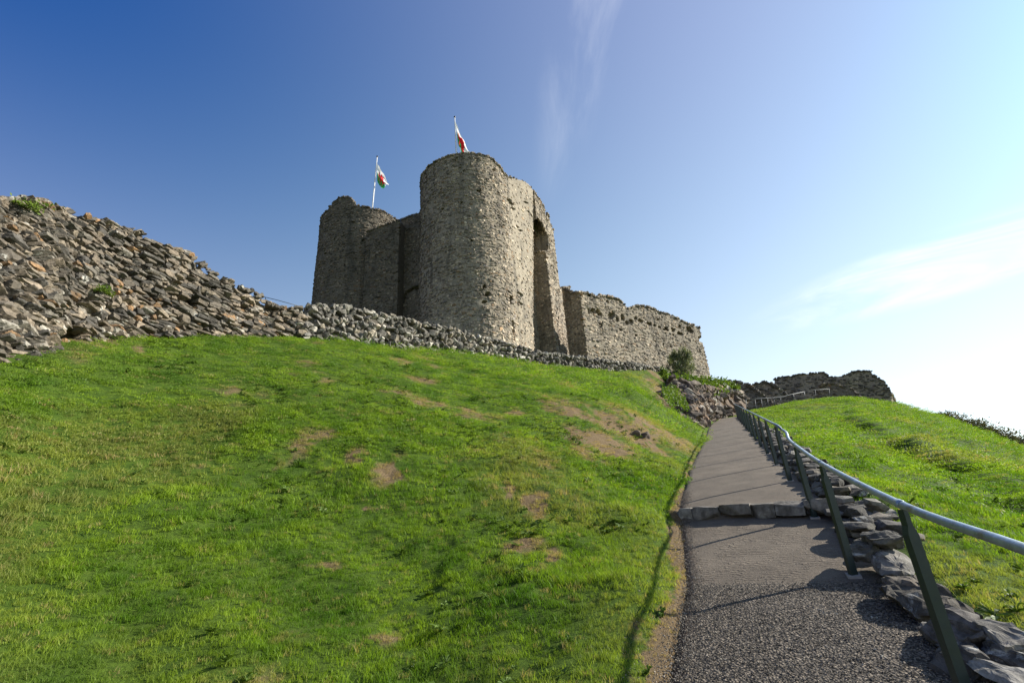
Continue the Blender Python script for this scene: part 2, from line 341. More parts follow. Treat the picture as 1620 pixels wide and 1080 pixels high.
def build_terrain():
    def axis(a, b, st_, far, g=1.22):
        c = list(np.arange(a, b+1e-6, st_)); d = st_; q = b
        while q < far: d *= g; q += d; c.append(q)
        d = st_; q = a; pre = []
        while q > -far: d *= g; q -= d; pre.append(q)
        return np.array(pre[::-1]+c)
    def finer(c, a, b): return np.array(sorted(set(list(c)+[(p+q)/2 for p, q in zip(c[:-1], c[1:]) if a < p < b])))
    xs = finer(finer(axis(-13, 34, .17, 1500), -4, 7), -1.5, 4.5); ys = finer(finer(axis(0, 46, .17, 1500), .5, 14), 1, 9)
    X, Y = np.meshgrid(xs, ys); Z = ground_z(X, Y); nx, ny = len(xs), len(ys)
    idx = np.arange(nx*ny).reshape(ny, nx); q = np.stack([idx[:-1, :-1], idx[:-1, 1:], idx[1:, 1:], idx[1:, :-1]], -1).reshape(-1, 4)
    B = bare(X, Y)
    m, nt, bs = mat_new('turf_and_soil'); P = geo_pos(nt)
    b = new_node(nt, 'ShaderNodeAttribute', attribute_name='bare').outputs['Fac']
    n1 = noise(nt, 3.2, 8, .65, P); n2 = noise(nt, 38, 8, .7, P); n3 = noise(nt, 260, 4, .6, P)
    green = mixc(nt, ramp(nt, n1, .3, .7), (.045, .085, .010), (.090, .140, .016))
    green = mixc(nt, ramp(nt, n2, .4, .7, 0, .7), green, (.022, .038, .007))
    soil = mixc(nt, ramp(nt, n2, .3, .7), (.088, .060, .034), (.185, .132, .070))
    soil = mixc(nt, ramp(nt, n3, .5, .7, 0, .6), soil, (.26, .20, .11))
    c = mixc(nt, ramp(nt, b, .22, .62), green, soil)
    nt.links.new(c, bs.inputs['Base Color']); bs.inputs['Roughness'].default_value = .95; bs.inputs['Specular IOR Level'].default_value = .1
    nt.links.new(bump(nt, n2, .03, .8, bump(nt, n3, .008, .6)), bs.inputs['Normal'])
    o = mesh_np('ground', np.stack([X, Y, Z], -1).reshape(-1, 3), q, m, smoothed=True, attrs={'bare': B.ravel()})
    tag(o, kind='structure')
build_terrain()

def build_path():
    ss = np.concatenate([np.arange(-4, STEP_S-.05, .06), [STEP_S-.03, STEP_S+.03], np.arange(STEP_S+.1, 37.4, .12)]); tt = np.linspace(0, 1, 26)
    S, T = np.meshgrid(ss, tt, indexing='ij'); le = left_edge(S); re = np.full_like(S, 1.06)+.04*vn(S*1.1, S*0, seed=4)
    wob = .05*fbm(S*1.2, S*0, seed=61)+.02*vn(S*6, S*0, seed=62)
    t = le+wob*(T < .01)+(re-le)*T
    z = path_z(S)+.012*fbm(S*.9, t*.9, seed=63)-.02*(np.abs((T-.5)*2)**4)
    z = z-.05*(T < .01)
    x, y = xy(S, t); n, k = S.shape; idx = np.arange(n*k).reshape(n, k); q = np.stack([idx[:-1, :-1], idx[:-1, 1:], idx[1:, 1:], idx[1:, :-1]], -1).reshape(-1, 4)
    V = np.stack([x, y, z], -1).reshape(-1, 3)
    m, nt, bs = mat_new('path_surface'); P = geo_pos(nt)
    sa = new_node(nt, 'ShaderNodeAttribute', attribute_name='run').outputs['Fac']; ta = new_node(nt, 'ShaderNodeAttribute', attribute_name='across').outputs['Fac']
    v = new_node(nt, 'ShaderNodeTexVoronoi', feature='F1', inp={'Scale': 52.0}); nt.links.new(P, v.inputs['Vector'])
    n1 = noise(nt, 2.2, 7, .65, P); n2 = noise(nt, 90, 6, .7, P); n3 = noise(nt, 420, 3, .6, P)
    # wobble so that the joins are not ruler straight
    sw = mathn(nt, 'ADD', sa, mathn(nt, 'MULTIPLY', noise(nt, 3.2, 7, .75, P), .34))
    gravel = mathn(nt, 'SUBTRACT', 1.0, ramp(nt, sw, 5.56, 5.66))
    cw = new_node(nt, 'ShaderNodeSeparateColor'); nt.links.new(v.outputs['Color'], cw.inputs[0])
    gcol = mixc(nt, ramp(nt, cw.outputs[0], .1, .95), (.045, .038, .030), (.235, .205, .165))
    gcol = mixc(nt, ramp(nt, v.outputs['Distance'], .45, .75, 0, .8), gcol, (.03, .027, .024))
    acol = mixc(nt, ramp(nt, n1, .3, .7), (.108, .089, .066), (.170, .143, .108))
    acol = mixc(nt, ramp(nt, noise(nt, .8, 7, .7, P), .45, .68, 0, .55), acol, (.075, .062, .048))
    acol = mixc(nt, ramp(nt, n2, .45, .72, 0, .6), acol, (.25, .22, .18))
    acol = mixc(nt, ramp(nt, noise(nt, 150, 4, .7, P), .52, .68, 0, .6), acol, (.05, .045, .04))
    c = mixc(nt, gravel, acol, gcol)
    soilm = ramp(nt, mathn(nt, 'ADD', ta, mathn(nt, 'MULTIPLY', noise(nt, 5, 6, .7, P), .16)), .17, .08)
    lowm = mathn(nt, 'SUBTRACT', 1.0, ramp(nt, sa, 8.5, 10.5)); soilm = mathn(nt, 'MULTIPLY', soilm, lowm)
    c = mixc(nt, mathn(nt, 'MULTIPLY', soilm, .85), c, mixc(nt, n2, (.10, .065, .04), (.20, .135, .085)))
    c = mixc(nt, 1.0, c, (.88, .84, .80), 'MULTIPLY'); nt.links.new(c, bs.inputs['Base Color']); bs.inputs['Roughness'].default_value = .88; bs.inputs['Specular IOR Level'].default_value = .3
    # raked grooves across the concrete between the gravel and the step
    wv = mathn(nt, 'SINE', mathn(nt, 'MULTIPLY', mathn(nt, 'ADD', sa, mathn(nt, 'MULTIPLY', noise(nt, 1.4, 5, .65, P), .55)), 104.0))
    wv = mathn(nt, 'MULTIPLY', ramp(nt, wv, -.2, .9), ramp(nt, noise(nt, 3.4, 5, .7, P), .40, .60))
    ridged = mathn(nt, 'MULTIPLY', ramp(nt, sw, 5.55, 5.65), mathn(nt, 'SUBTRACT', 1.0, ramp(nt, sa, 7.4, 7.75)))
    hg = mathn(nt, 'MULTIPLY', mathn(nt, 'MULTIPLY', mathn(nt, 'SUBTRACT', 1.0, v.outputs['Distance']), gravel), 1.0)
    nb = bump(nt, hg, .022, 1.0, bump(nt, mathn(nt, 'MULTIPLY', wv, ridged), .010, .9, bump(nt, n3, .003, .6, bump(nt, n2, .008, .55))))
    nt.links.new(nb, bs.inputs['Normal'])
    o = mesh_np('path', V, q, m, smoothed=True, attrs={'run': S.ravel(), 'across': T.ravel()})
    tag(o, kind='structure')
build_path()
# ------------------------------------------------------------------ stones
def cube_template(n):
    vs = {}; faces = []; V = []
    def vid(p):
        k = tuple(int(a) for a in p)
        if k not in vs: vs[k] = len(V); V.append([2*a/n-1 for a in k])
        return vs[k]
    for ax in range(3):
        for side in (0, n):
            for i in range(n):
                for j in range(n):
                    q = []
                    for di, dj in ((0, 0), (1, 0), (1, 1), (0, 1)):
                        p = [0, 0, 0]; p[ax] = side; p[(ax+1) % 3] = i+di; p[(ax+2) % 3] = j+dj; q.append(vid(p))
                    if side == 0: q = q[::-1]
                    faces.append(q)
    return np.array(V, float), np.array(faces)
TPL = {n: cube_template(n) for n in (2, 3, 5, 8)}
def make_stones(C, A, B, Nn, size, col, n=2, cuts=4, roundness=.35, rough=.06, seed=1, tilt=.12):
    """C centres, A/B/Nn axes (m,3), size (m,3) full sizes; returns verts, faces, cols"""
    r = np.random.default_rng(seed); T, Fc = TPL[n]; m = len(C); k = len(T)
    sph = T/np.linalg.norm(T, axis=1, keepdims=True)*1.15
    ro = roundness*(.5+r.random((m, 1, 1)))
    V = T[None]*(1-ro)+sph[None]*ro
    for _ in range(cuts):
        d = r.normal(size=(m, 1, 3)); d /= np.linalg.norm(d, axis=2, keepdims=True); h = .62+.42*r.random((m, 1))
        ex = np.maximum((V*d).sum(-1)-h, 0); V = V-ex[..., None]*d
    V = V+rough*r.normal(size=V.shape)
    V = V*size[:, None, :]*.5
    R = r.normal(size=(m, 3))*tilt
    A2 = A+R[:, :1]*B+R[:, 1:2]*Nn; A2 /= np.linalg.norm(A2, axis=1, keepdims=True)
    N3 = Nn-(Nn*A2).sum(1, keepdims=True)*A2+R[:, 2:]*B; N3 -= (N3*A2).sum(1, keepdims=True)*A2; N3 /= np.linalg.norm(N3, axis=1, keepdims=True); B3 = np.cross(N3, A2)
    W = C[:, None]+V[..., :1]*A2[:, None]+V[..., 1:2]*B3[:, None]+V[..., 2:]*N3[:, None]
    faces = (Fc[None]+(np.arange(m)*k)[:, None, None]).reshape(-1, 4)
    cc = np.repeat(col[:, None], k, 1).reshape(-1, 3)
    return W.reshape(-1, 3), faces, cc
def merge(parts):
    V = []; Fs = []; Cc = []; o = 0
    for v, f, c in parts: V.append(v); Fs.append(f+o); Cc.append(c); o += len(v)
    return np.concatenate(V), np.concatenate(Fs), np.concatenate(Cc)
PAL_CASTLE = [((.37, .34, .28), 3), ((.50, .465, .39), 1.5), ((.250, .228, .195), 5), ((.190, .178, .158), 4), ((.320, .290, .240), 4), ((.135, .128, .118), 3), ((.42, .39, .33), 1.6), ((.26, .195, .130), 1.2), ((.21, .205, .20), 2)]
PAL_CASTLE = [((c[0]*1.10, c[1]*1.0, c[2]*.93), w) for c, w in PAL_CASTLE]
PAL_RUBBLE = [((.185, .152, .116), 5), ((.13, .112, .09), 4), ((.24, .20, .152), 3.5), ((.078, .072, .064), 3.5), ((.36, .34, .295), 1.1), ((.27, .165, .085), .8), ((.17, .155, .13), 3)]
PAL_DRY = [((.26, .245, .215), 4), ((.17, .16, .145), 4), ((.44, .42, .37), 2.4), ((.12, .115, .105), 3), ((.33, .29, .23), 2)]
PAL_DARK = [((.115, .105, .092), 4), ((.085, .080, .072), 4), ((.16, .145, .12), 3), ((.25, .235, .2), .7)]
def pick(pal, m, r, var=.18):
    c = np.array([p[0] for p in pal]); w = np.array([p[1] for p in pal], float); w /= w.sum()
    return c[r.choice(len(c), m, p=w)]*(1+var*r.normal(size=(m, 1))).clip(.5, 1.6)
def resample(P, step):
    P = np.asarray(P, float); L = np.concatenate([[0], np.cumsum(np.linalg.norm(np.diff(P, axis=0), axis=1))]); n = max(2, int(L[-1]/step)+1); u = np.linspace(0, L[-1], n)
    return u, np.stack([np.interp(u, L, P[:, i]) for i in range(3)], -1), L
class Wall:
    """a wall face between a foot curve and a top curve (same number of points each)"""
    def __init__(self, foot, top, flip=False, step=.25):
        foot = np.asarray(foot, float); top = np.asarray(top, float)
        u, f, L = resample(foot, step); self.u = u; self.foot = f; self.top = np.stack([np.interp(u, L, top[:, i]) for i in range(3)], -1); self.flip = flip
        self.L = u[-1]; self.key = L
        self.H = np.linalg.norm(self.top-self.foot, axis=1)
    def rough_top(self, amp, freq, seed, steps=0):
        d = (self.top-self.foot)/self.H[:, None]
        n = amp*fbm(self.u*freq, self.u*0, seed=seed)
        if steps: n = n+steps*np.round(vn(self.u*.45, self.u*0, seed=seed+5)*1.2)
        self.top = self.top+d*n[:, None]; self.H = np.maximum(self.H+n, .05)
    def p(self, u, h):
        f = np.stack([np.interp(u, self.u, self.foot[:, i]) for i in range(3)], -1); t = np.stack([np.interp(u, self.u, self.top[:, i]) for i in range(3)], -1)
        H = np.interp(u, self.u, self.H); return f+(t-f)*(h/np.maximum(H, .01))[:, None]
    def frame(self, u, h):
        e = .12; a = self.p(np.clip(u+e, 0, self.L), h)-self.p(np.clip(u-e, 0, self.L), h); a /= np.linalg.norm(a, axis=1, keepdims=True)
        b = self.p(u, h+.1)-self.p(u, h-.1); b /= np.linalg.norm(b, axis=1, keepdims=True)
        n = np.cross(a, b); n /= np.linalg.norm(n, axis=1, keepdims=True)
        if self.flip: n = -n
        return a, b, n
def disp(p, seed, amp, freq): return amp*fbm(p[:, 0]*freq, p[:, 1]*freq, p[:, 2]*freq*1.3, seed=seed)
def wall_mesh(name, W, mat, pal, sw=(.22, .50), sh=(.10, .20), prot=.03, dep=.22, mdep=.0, extra=0, drops=.80, n=2, thick=1.2, holes=(), amp=.05, freq=.5, seed=1, rim=True, jitter=.25, bigs=.0, tilt=.08,
              cuts=4, mortar=(.29, .255, .20), back=True, rough=.06, parent=None, rimscale=1.0, gap=.93, slots=(), roundness=.3, zc=None, tone=1.0, level=False, footn=0.0):
    r = np.random.default_rng(seed); Hm = W.H.max(); rows = []; h = .0
    while h < Hm: hh = r.uniform(*sh); rows.append((h, hh)); h += hh
    U, Hh, Wd, Ht = [], [], [], []
    for h, hh in rows:
        u = -r.random()*sw[1]
        while u < W.L:
            w = r.uniform(*sw)*(1+.0*hh)
            if r.random() < .12: w *= 1.5
            U.append(u+w/2); Hh.append(h+hh/2+jitter*hh*r.normal()); Wd.append(w); Ht.append(hh*(1.55 if r.random() < bigs else 1)); u += w
    U = np.array(U); Hh = np.array(Hh); Wd = np.array(Wd); Ht = np.array(Ht)
    ok = (U > 0) & (U < W.L) & (Hh+Ht*.3 < np.interp(U, W.u, W.H)); U, Hh, Wd, Ht = [q[ok] for q in (U, Hh, Wd, Ht)]
    def in_hole(u, h, grow=0):
        m = np.zeros(u.shape, bool)
        for (cu, ch, ru, rh) in holes: m |= ((u-cu)/(ru+grow))**2+((h-ch)/(rh+grow))**2 < 1
        for (cu, h0, h1, hw) in slots: m |= (np.abs(u-cu) < hw+grow) & (h > h0) & (h < h1)
        return m
    if extra:
        ue = r.random(extra)*W.L; he = r.random(extra)*np.interp(ue, W.u, W.H)*.95; U = np.concatenate([U, ue]); Hh = np.concatenate([Hh, he]); Wd = np.concatenate([Wd, r.uniform(sw[1]*.6, sw[1]*1.5, extra)]); Ht = np.concatenate([Ht, r.uniform(sh[1]*.8, sh[1]*1.7, extra)])
    keep = ~in_hole(U, Hh, .04)
    drop = (vn(U*.9, Hh*1.4, seed=seed+9) > drops); keep &= ~drop
    U, Hh, Wd, Ht = [q[keep] for q in (U, Hh, Wd, Ht)]
    C = W.p(U, Hh); a, b, nn = W.frame(U, Hh); m = len(U)
    if level:
        a = a.copy(); a[:, 2] = a[:, 2]*.1-.10; a /= np.linalg.norm(a, axis=1, keepdims=True); nn = nn-(nn*a).sum(1, keepdims=True)*a; nn /= np.linalg.norm(nn, axis=1, keepdims=True); b = np.cross(nn, a)
    C = C+nn*(disp(C, seed+3, amp, freq)+prot*r.normal(size=m)*.8)[:, None]-nn*dep*.35
    size = np.stack([Wd*gap, Ht*gap, np.full(m, dep)*r.uniform(.8, 1.25, m)], -1)
    col = pick(pal, m, r)*(1+.22*fbm(C[:, 0]*.35, C[:, 1]*.35, C[:, 2]*.35, seed=seed+20))[:, None]
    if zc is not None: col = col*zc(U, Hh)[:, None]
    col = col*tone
    parts = [make_stones(C, a, b, nn, size, col, n=n, cuts=cuts, seed=seed+1, tilt=tilt, rough=rough, roundness=roundness)]
    # backing (mortar) : front grid, top and back
    nu = max(3, int(W.L/.18)); uu = np.linspace(0, W.L, nu); nv = max(3, int(Hm/.18)); vv = np.linspace(0, 1, nv)
    UU, VV = np.meshgrid(uu, vv, indexing='ij'); hh = VV*np.interp(UU, W.u, W.H); uf, hf = UU.ravel(), hh.ravel()
    P0 = W.p(uf, hf); a, b, nn = W.frame(uf, hf); off = disp(P0, seed+3, amp, freq)-mdep+.014*vn(P0[:, 0]*6, P0[:, 1]*6, P0[:, 2]*6, seed=seed)
    off = off-np.where(in_hole(uf, hf), .55, 0); Pf = P0+nn*off[:, None]
    idx = np.arange(nu*nv).reshape(nu, nv); q = [np.stack([idx[:-1, :-1], idx[1:, :-1], idx[1:, 1:], idx[:-1, 1:]], -1).reshape(-1, 4)]
    if back:
        nh = nn.copy(); nh[:, 2] = 0; nh /= np.maximum(np.linalg.norm(nh, axis=1, keepdims=True), 1e-6)
        th = thick(uf) if callable(thick) else thick
        Pb = P0-nh*(np.asarray(th)*np.ones(len(uf)))[:, None]; o = nu*nv
        q.append(np.stack([idx[:-1, :-1]+o, idx[:-1, 1:]+o, idx[1:, 1:]+o, idx[1:, :-1]+o], -1).reshape(-1, 4))
        t = idx[:, -1]; q.append(np.stack([t[:-1], t[1:], t[1:]+o, t[:-1]+o], -1)); e0 = idx[0]; q.append(np.stack([e0[:-1], e0[1:], e0[1:]+o, e0[:-1]+o], -1)); e1 = idx[-1]; q.append(np.stack([e1[:-1], e1[:-1]+o, e1[1:]+o, e1[1:]], -1))
        Pf = np.concatenate([Pf, Pb])
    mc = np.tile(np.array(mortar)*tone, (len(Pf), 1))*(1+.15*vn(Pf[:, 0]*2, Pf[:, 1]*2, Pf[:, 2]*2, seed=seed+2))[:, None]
    parts.append((Pf, np.concatenate(q), mc))
    if rim:                                   # loose stones along the broken top, right through the wall's thickness
        dens = 2.2/(np.mean(sw)*rimscale); k = int(W.L*dens*(1 if not back else 2.2)); uu = r.random(k)*W.L; Hu = np.interp(uu, W.u, W.H)
        Pt = W.p(uu, Hu); a, b, nn = W.frame(uu, Hu); nh = nn.copy(); nh[:, 2] = 0; nh /= np.linalg.norm(nh, axis=1, keepdims=True)
        th = thick(uu) if callable(thick) else np.full(k, thick); back_in = np.where(r.random(k) < .5, 0, r.random(k))*th*(1 if back else .2)
        C = Pt-nh*back_in[:, None]+np.array([0, 0, 1])*(r.uniform(-.05, .10, k)*np.mean(sh)*5*.6)[:, None]
        sz = np.stack([r.uniform(*sw, k), r.uniform(*sh, k)*1.15, r.uniform(*sw, k)*.8], -1)*rimscale
        parts.append(make_stones(C, a, b, nn, sz, pick(pal, k, r)*tone, n=n, cuts=cuts, seed=seed+6, tilt=.35, rough=rough))
    V, Fq, Cc = merge(parts)
    o = mesh_np(name, V, Fq, mat, col=Cc)
    if parent: adopt(parent, o)
    return o

# ------------------------------------------------------------------ the big ruined wall on the left, and the low rubble wall
def poly(ps): return np.array([at(*p) for p in ps])
# left wall: foot curve in the ground, top curve leaning back
LW = [(-420, 790, 4.2, -420, 120, 4.9), (-150, 660, 5.8, -150, 250, 6.5), (0, 592, 7.6, 0, 318, 8.4), (60, 574, 8.3, 62, 318, 9.1), (105, 552, 9.3, 100, 332, 9.8), (150, 545, 10.0, 150, 348, 10.5),
      (215, 541, 11.2, 215, 367, 11.6), (260, 541, 11.9, 262, 386, 12.2), (300, 541, 12.6, 297, 402, 12.9), (340, 541, 13.2, 330, 428, 13.5), (385, 541, 14, 378, 457, 14.3), (415, 541, 14.5, 410, 468, 14.8), (428, 541, 14.8, 426, 484, 15.1), (480, 543, 15.6, 478, 493, 15.9)]
wl = Wall([at(*q[:3]) for q in LW], [at(*q[3:]) for q in LW]); wl.rough_top(.10, 1.6, 5)
uk = wl.key
o = wall_mesh('ruined_wall', wl, M_rubble, PAL_RUBBLE, sw=(.12, .42), sh=(.06, .14), prot=.065, dep=.34, n=5, thick=1.5, amp=.20, freq=.9, seed=11, mdep=.12, extra=420, drops=2, level=True, gap=1.04, jitter=.24, bigs=.3, tilt=.10, cuts=6, mortar=(.12, .10, .078),
              holes=[(uk[4]-.05, .35, .55, .32), (uk[4]+.5, 1.3, .20, .12), (uk[8], 1.5, .25, .1)], rough=.035, roundness=.25)
tag(o, 'tall broken rubble wall with orange and white-spotted stones, highest at the left edge of the photo', 'wall')
LO = [(480, 543, 15.6, 482, 488, 15.9), (500, 543, 16, 503, 484, 16.3), (545, 548, 17, 548, 487, 17.3), (600, 556, 18.2, 601, 499, 18.5), (660, 560, 19.7, 661, 510, 20), (720, 565, 21.2, 720, 523, 21.5), (760, 570, 22.4, 760, 533, 22.7),
      (800, 577, 23.5, 800, 545, 23.8), (860, 588, 25.2, 860, 559, 25.5), (940, 597, 28.2, 940, 569, 28.5), (1000, 599, 31, 1000, 576, 31.3), (1045, 597, 33.2, 1045, 583, 33.5)]
wo = Wall([at(*q[:3]) for q in LO], [at(*q[3:]) for q in LO]); wo.rough_top(.07, 1.3, 15)
o = wall_mesh('rubble_wall', wo, M_rubble, PAL_DRY, sw=(.13, .36), sh=(.10, .22), prot=.07, dep=.30, n=3, thick=1.1, amp=.12, freq=1.2, seed=21, mdep=.12, drops=2, jitter=.5, bigs=.25, tilt=.45, cuts=6, mortar=(.10, .09, .075), rough=.03, gap=.98)
tag(o, 'low loose rubble wall running across the top of the grass bank below the castle', 'wall')
# ------------------------------------------------------------------ castle
SD = np.array([.52, .854]); SN = np.array([.854, -.52])       # along the gatehouse's side, and square to it
GB = 7.5                                                      # buried foot level
def zc_px(x, y, Y): return at(x, y, Y)[2]
castle = empty('castle_gatehouse', (0, 42, GB)); tag(castle, 'tall grey twin-towered stone gatehouse on top of the hill', 'castle')
TB = np.array([-3.6, 40.2]); RB = 4.97
def arc(c, r0, a0, a1, n=40): 
    a = np.radians(np.linspace(a0, a1, n)); return np.stack([c[0]+r0*np.cos(a), c[1]+r0*np.sin(a)], -1)
def up(x, y, xyp):                                 # height of the sight line above a plan point
    r_ = ray(x, y); return (r_*(np.hypot(*xyp)/np.hypot(*r_[:2])))[2]
def z_on(curve, q):                                # height at which a plan point meets a skyline curve
    zs = np.linspace(6, 44, 800); P = pix(np.column_stack([np.full(800, q[0]), np.full(800, q[1]), zs])); c = np.array(curve, float)
    d = P[:, 1]-np.interp(P[:, 0], c[:, 0], c[:, 1]); i = np.argmax(d < 0); return zs[i]
RIM = [(800, 262), (812, 283), (822, 285), (835, 291), (845, 303), (855, 318), (864, 335), (870, 348), (872, 362), (880, 366), (888, 380), (890, 398), (893, 420), (896, 445), (902, 455)]
# round front, then the wall turns in at the broken garderobe slot.  front normal is -SD
angSN = math.degrees(math.atan2(SN[1], SN[0]))
ztopB = at(745, 241, TB[1]-RB)[2]
fp = list(arc(TB, RB, angSN-200, angSN, 60)); last = fp[-1].copy(); KS = min(np.linspace(.5, 5, 100), key=lambda k: abs(pix([*(last+SD*k), up(835, 545, last+SD*k)])[0]-835)); fp += [last+SD*KS*.33, last+SD*KS*.66, last+SD*KS, last+SD*(KS+.05)-SN*.8, last+SD*(KS+.1)-SN*1.9]
KT = min(np.linspace(.5, 8, 150), key=lambda k: abs(pix([*(last+SD*k), up(851, 345, last+SD*k)])[0]-851))   # the broken edge leans out
fpt_ = np.array(fp[:60]+[last+SD*KT*.33, last+SD*KT*.66, last+SD*KT, last+SD*(KT+.05)-SN*.8, last+SD*(KT+.1)-SN*1.9]); fp = np.array(fp)
foot = np.column_stack([fp, np.full(len(fp), GB)]); topz = np.full(len(fp), ztopB); rad = fpt_-TB
top = np.column_stack([fpt_-(rad/np.linalg.norm(rad, axis=1, keepdims=True))*.12, topz])
wb = Wall(foot, top, step=.2)
us = wb.u; uarc = wb.key[59]
fall = np.interp(us, [uarc-2.6, uarc-1.8, uarc-1.0, uarc-.5, uarc+2.0], [0, -.1, -.35, -.9, -1.0])
wb.top[:, 2] += fall
for i_ in range(len(us)):
    if us[i_] > uarc+.15: wb.top[i_, 2] = z_on(RIM, wb.top[i_, :2]) if us[i_] < uarc+KS+.1 else wb.top[i_-1, 2]
wb.H = np.linalg.norm(wb.top-wb.foot, axis=1); wb.rough_top(.16, 1.1, 31)
r = np.random.default_rng(5); base_h = 4.0
hB = []
def at_tower(px, py, W, ru, rh):
    """find u,h on wall W under a sight line"""
    uu = np.linspace(0, W.L, 160); P = W.p(uu, np.full(160, 1.0)); q = W.p(uu, W.H.max()*np.full(160, .5))
    a, b, n = W.frame(uu, np.full(160, 1.0)); vis = (P*n).sum(1) < 0
    best = None
    for h in np.linspace(0, W.H.max(), 120):
        pp = pix(W.p(uu, np.full(160, h))); d = np.hypot(pp[:, 0]-px, pp[:, 1]-py)+np.where(vis, 0, 1e3); i = d.argmin()
        if best is None or d[i] < best[0]: best = (d[i], uu[i], h)
    return (best[1], best[2], ru, rh)
for px, py, ru, rh in ((766, 455, .16, .16), (773, 467, .30, .14), (766, 477, .24, .12), (805, 463, .18, .13), (809, 470, .30, .18), (807, 478, .18, .14), (821, 466, .18, .14), (824, 478, .2, .15), (757, 302, .18, .14), (702, 310, .14, .13), (806, 317, .24, .15), (715, 263, .10, .1),
                       (697, 298, .13, .12), (722, 252, .13, .12), (730, 320, .13, .12), (790, 305, .13, .12), (812, 330, .13, .12), (840, 340, .13, .12), (770, 335, .3, .05), (833, 320, .13, .12), (690, 250, .13, .12), (820, 360, .13, .12), (800, 350, .13, .12), (745, 380, .13, .12), (700, 330, .13, .12), (735, 270, .13, .12), (780, 270, .13, .12)):
    hB.append(at_tower(px, py, wb, ru, rh))
sl = []
for px, p0, p1 in ((814, 508, 541), (711, 520, 535)):
    a_ = at_tower(px, p1, wb, 0, 0); b_ = at_tower(px, p0, wb, 0, 0); sl.append((a_[0], a_[1], b_[1], .075))
hB += [(q[0], q[2], .16, .10) for q in sl]
def pale_foot_side_shade(u, h): return (1+.30*smooth(10.0, 7.2, h))*np.interp(u, [0, uarc*.45, uarc*.62, uarc], [.60, .72, .95, 1.22])  # pale foot; shaded side darkened and sunlit side brightened in the stone colour
tb = wall_mesh('round_tower', wb, M_castle, PAL_CASTLE, sw=(.12, .40), sh=(.08, .25), bigs=.12, prot=.02, dep=.24, n=2, thick=1.4, holes=hB, slots=sl, amp=.07, freq=.55, seed=41, jitter=.45, parent=castle, zc=pale_foot_side_shade, rough=.05)
# right tower roof deck so that it is not an open tube
def deck(name, c, r0, z, parent, seed):
    a = np.linspace(0, 2*math.pi, 33)[:-1]; v = [[c[0]+r0*math.cos(t), c[1]+r0*math.sin(t), z] for t in a]+[[c[0]+r0*math.cos(t), c[1]+r0*math.sin(t), z-.3] for t in a]
    n = 32; q = [[i, (i+1) % n, n+(i+1) % n, n+i] for i in range(n)]
    v += [[c[0], c[1], z], [c[0], c[1], z-.3]]
    t3 = [[i, (i+1) % n, 2*n] for i in range(n)]+[[n+(i+1) % n, n+i, 2*n+1] for i in range(n)]
    o = mesh_np(name, v, [np.array(q), np.array(t3)], M_castle, col=np.full((len(v), 3), .2)); adopt(parent, o)
deck('roof_deck', TB, RB-1.0, ztopB-1.8, castle, 1)
# left tower
TL = np.array([-16.75, 47.4]); RL = 5.2
fpl = arc(TL, RL, angSN-200, angSN+15, 60)
ztopL = at(560, 333, 43)[2]
foot = np.column_stack([fpl, np.full(60, GB)]); rad = fpl-TL; fpt = fpl-rad/RL*.15
top = np.column_stack([fpt, np.full(60, ztopL)]); wlt = Wall(foot, top)
# taller fragment at the tower's left side
pp = pix(wlt.p(wlt.u, np.full(len(wlt.u), wlt.H.max()))); front = ((wlt.p(wlt.u, wlt.H*.5)*wlt.frame(wlt.u, wlt.H*.5)[2]).sum(1) < 0)
xs_ = pp[:, 0]; rise = np.interp(xs_, [515, 522, 535, 552, 557, 563, 580, 640], [.5, 1.0, 1.45, 1.5, .9, .15, .1, -.3]); rise = np.where(front, rise, .2*rise)
wlt.top[:, 2] += rise; wlt.H = np.linalg.norm(wlt.top-wlt.foot, axis=1); wlt.rough_top(.14, 1.3, 33)
hl = [at_tower(x, y, wlt, .13, .12) for x, y in ((530, 378), (514, 400), (520, 430), (545, 420), (512, 450), (574, 380), (560, 350))]
wall_mesh('round_tower', wlt, M_castle, PAL_CASTLE, sw=(.12, .40), sh=(.08, .25), bigs=.12, prot=.022, dep=.24, n=2, thick=1.3, tone=.50, holes=hl, amp=.07, freq=.5, seed=51, jitter=.45, parent=castle, rough=.05)  # tone deepens this tower's shade through its stone colour
deck('roof_deck', TL, RL-1.0, ztopL-1.2, castle, 2)
# gate wall between the towers, with its projecting left half and arched recess
def flat_wall(name, pf, seed, holes=(), thick=1.0, flip=False, rt=.12, arch=None, stepped=0, parent=castle, **kw):
    """pf: list of (x,y,ztop) in plan"""
    P = np.array(pf, float); foot = np.column_stack([P[:, :2], np.zeros(len(P))+kw.pop('z0', GB)]); top = P.copy()
    W = Wall(foot, top, flip=flip); W.rough_top(rt, 1.2, seed+2, stepped)
    hs = list(holes(W)) if callable(holes) else list(holes)
    args = dict(sw=(.12, .40), sh=(.08, .25), bigs=.12, prot=.02, dep=.24, n=2, thick=thick, holes=hs, amp=.05, freq=.5, seed=seed, jitter=.45, rough=.05); args.update(kw)
    if arch: args['holes'] = args['holes']+arch(W)
    return wall_mesh(name, W, M_castle, PAL_CASTLE, parent=parent, **args), W
gA = at(583, 360, 42.2)[:2]; gB_ = at(631, 345, 43.6)[:2]; gC = at(668, 335, 44.5)[:2]
zA = at(583, 365, 42.6)[2]; zB = at(633, 350, 42.6)[2]; zC = at(664, 340, 42.3)[2]
pa = at(580, 367, 42.0); pb = at(632, 348, 41.2); pc = at(634, 348, 42.8); pd = at(672, 334, 41.2)
flat_wall('gate_wall', [pa, (pa+pb)/2, pb], 61, thick=2.2, rt=.05, tone=.48)  # shade on the gate front painted in by the darker tone
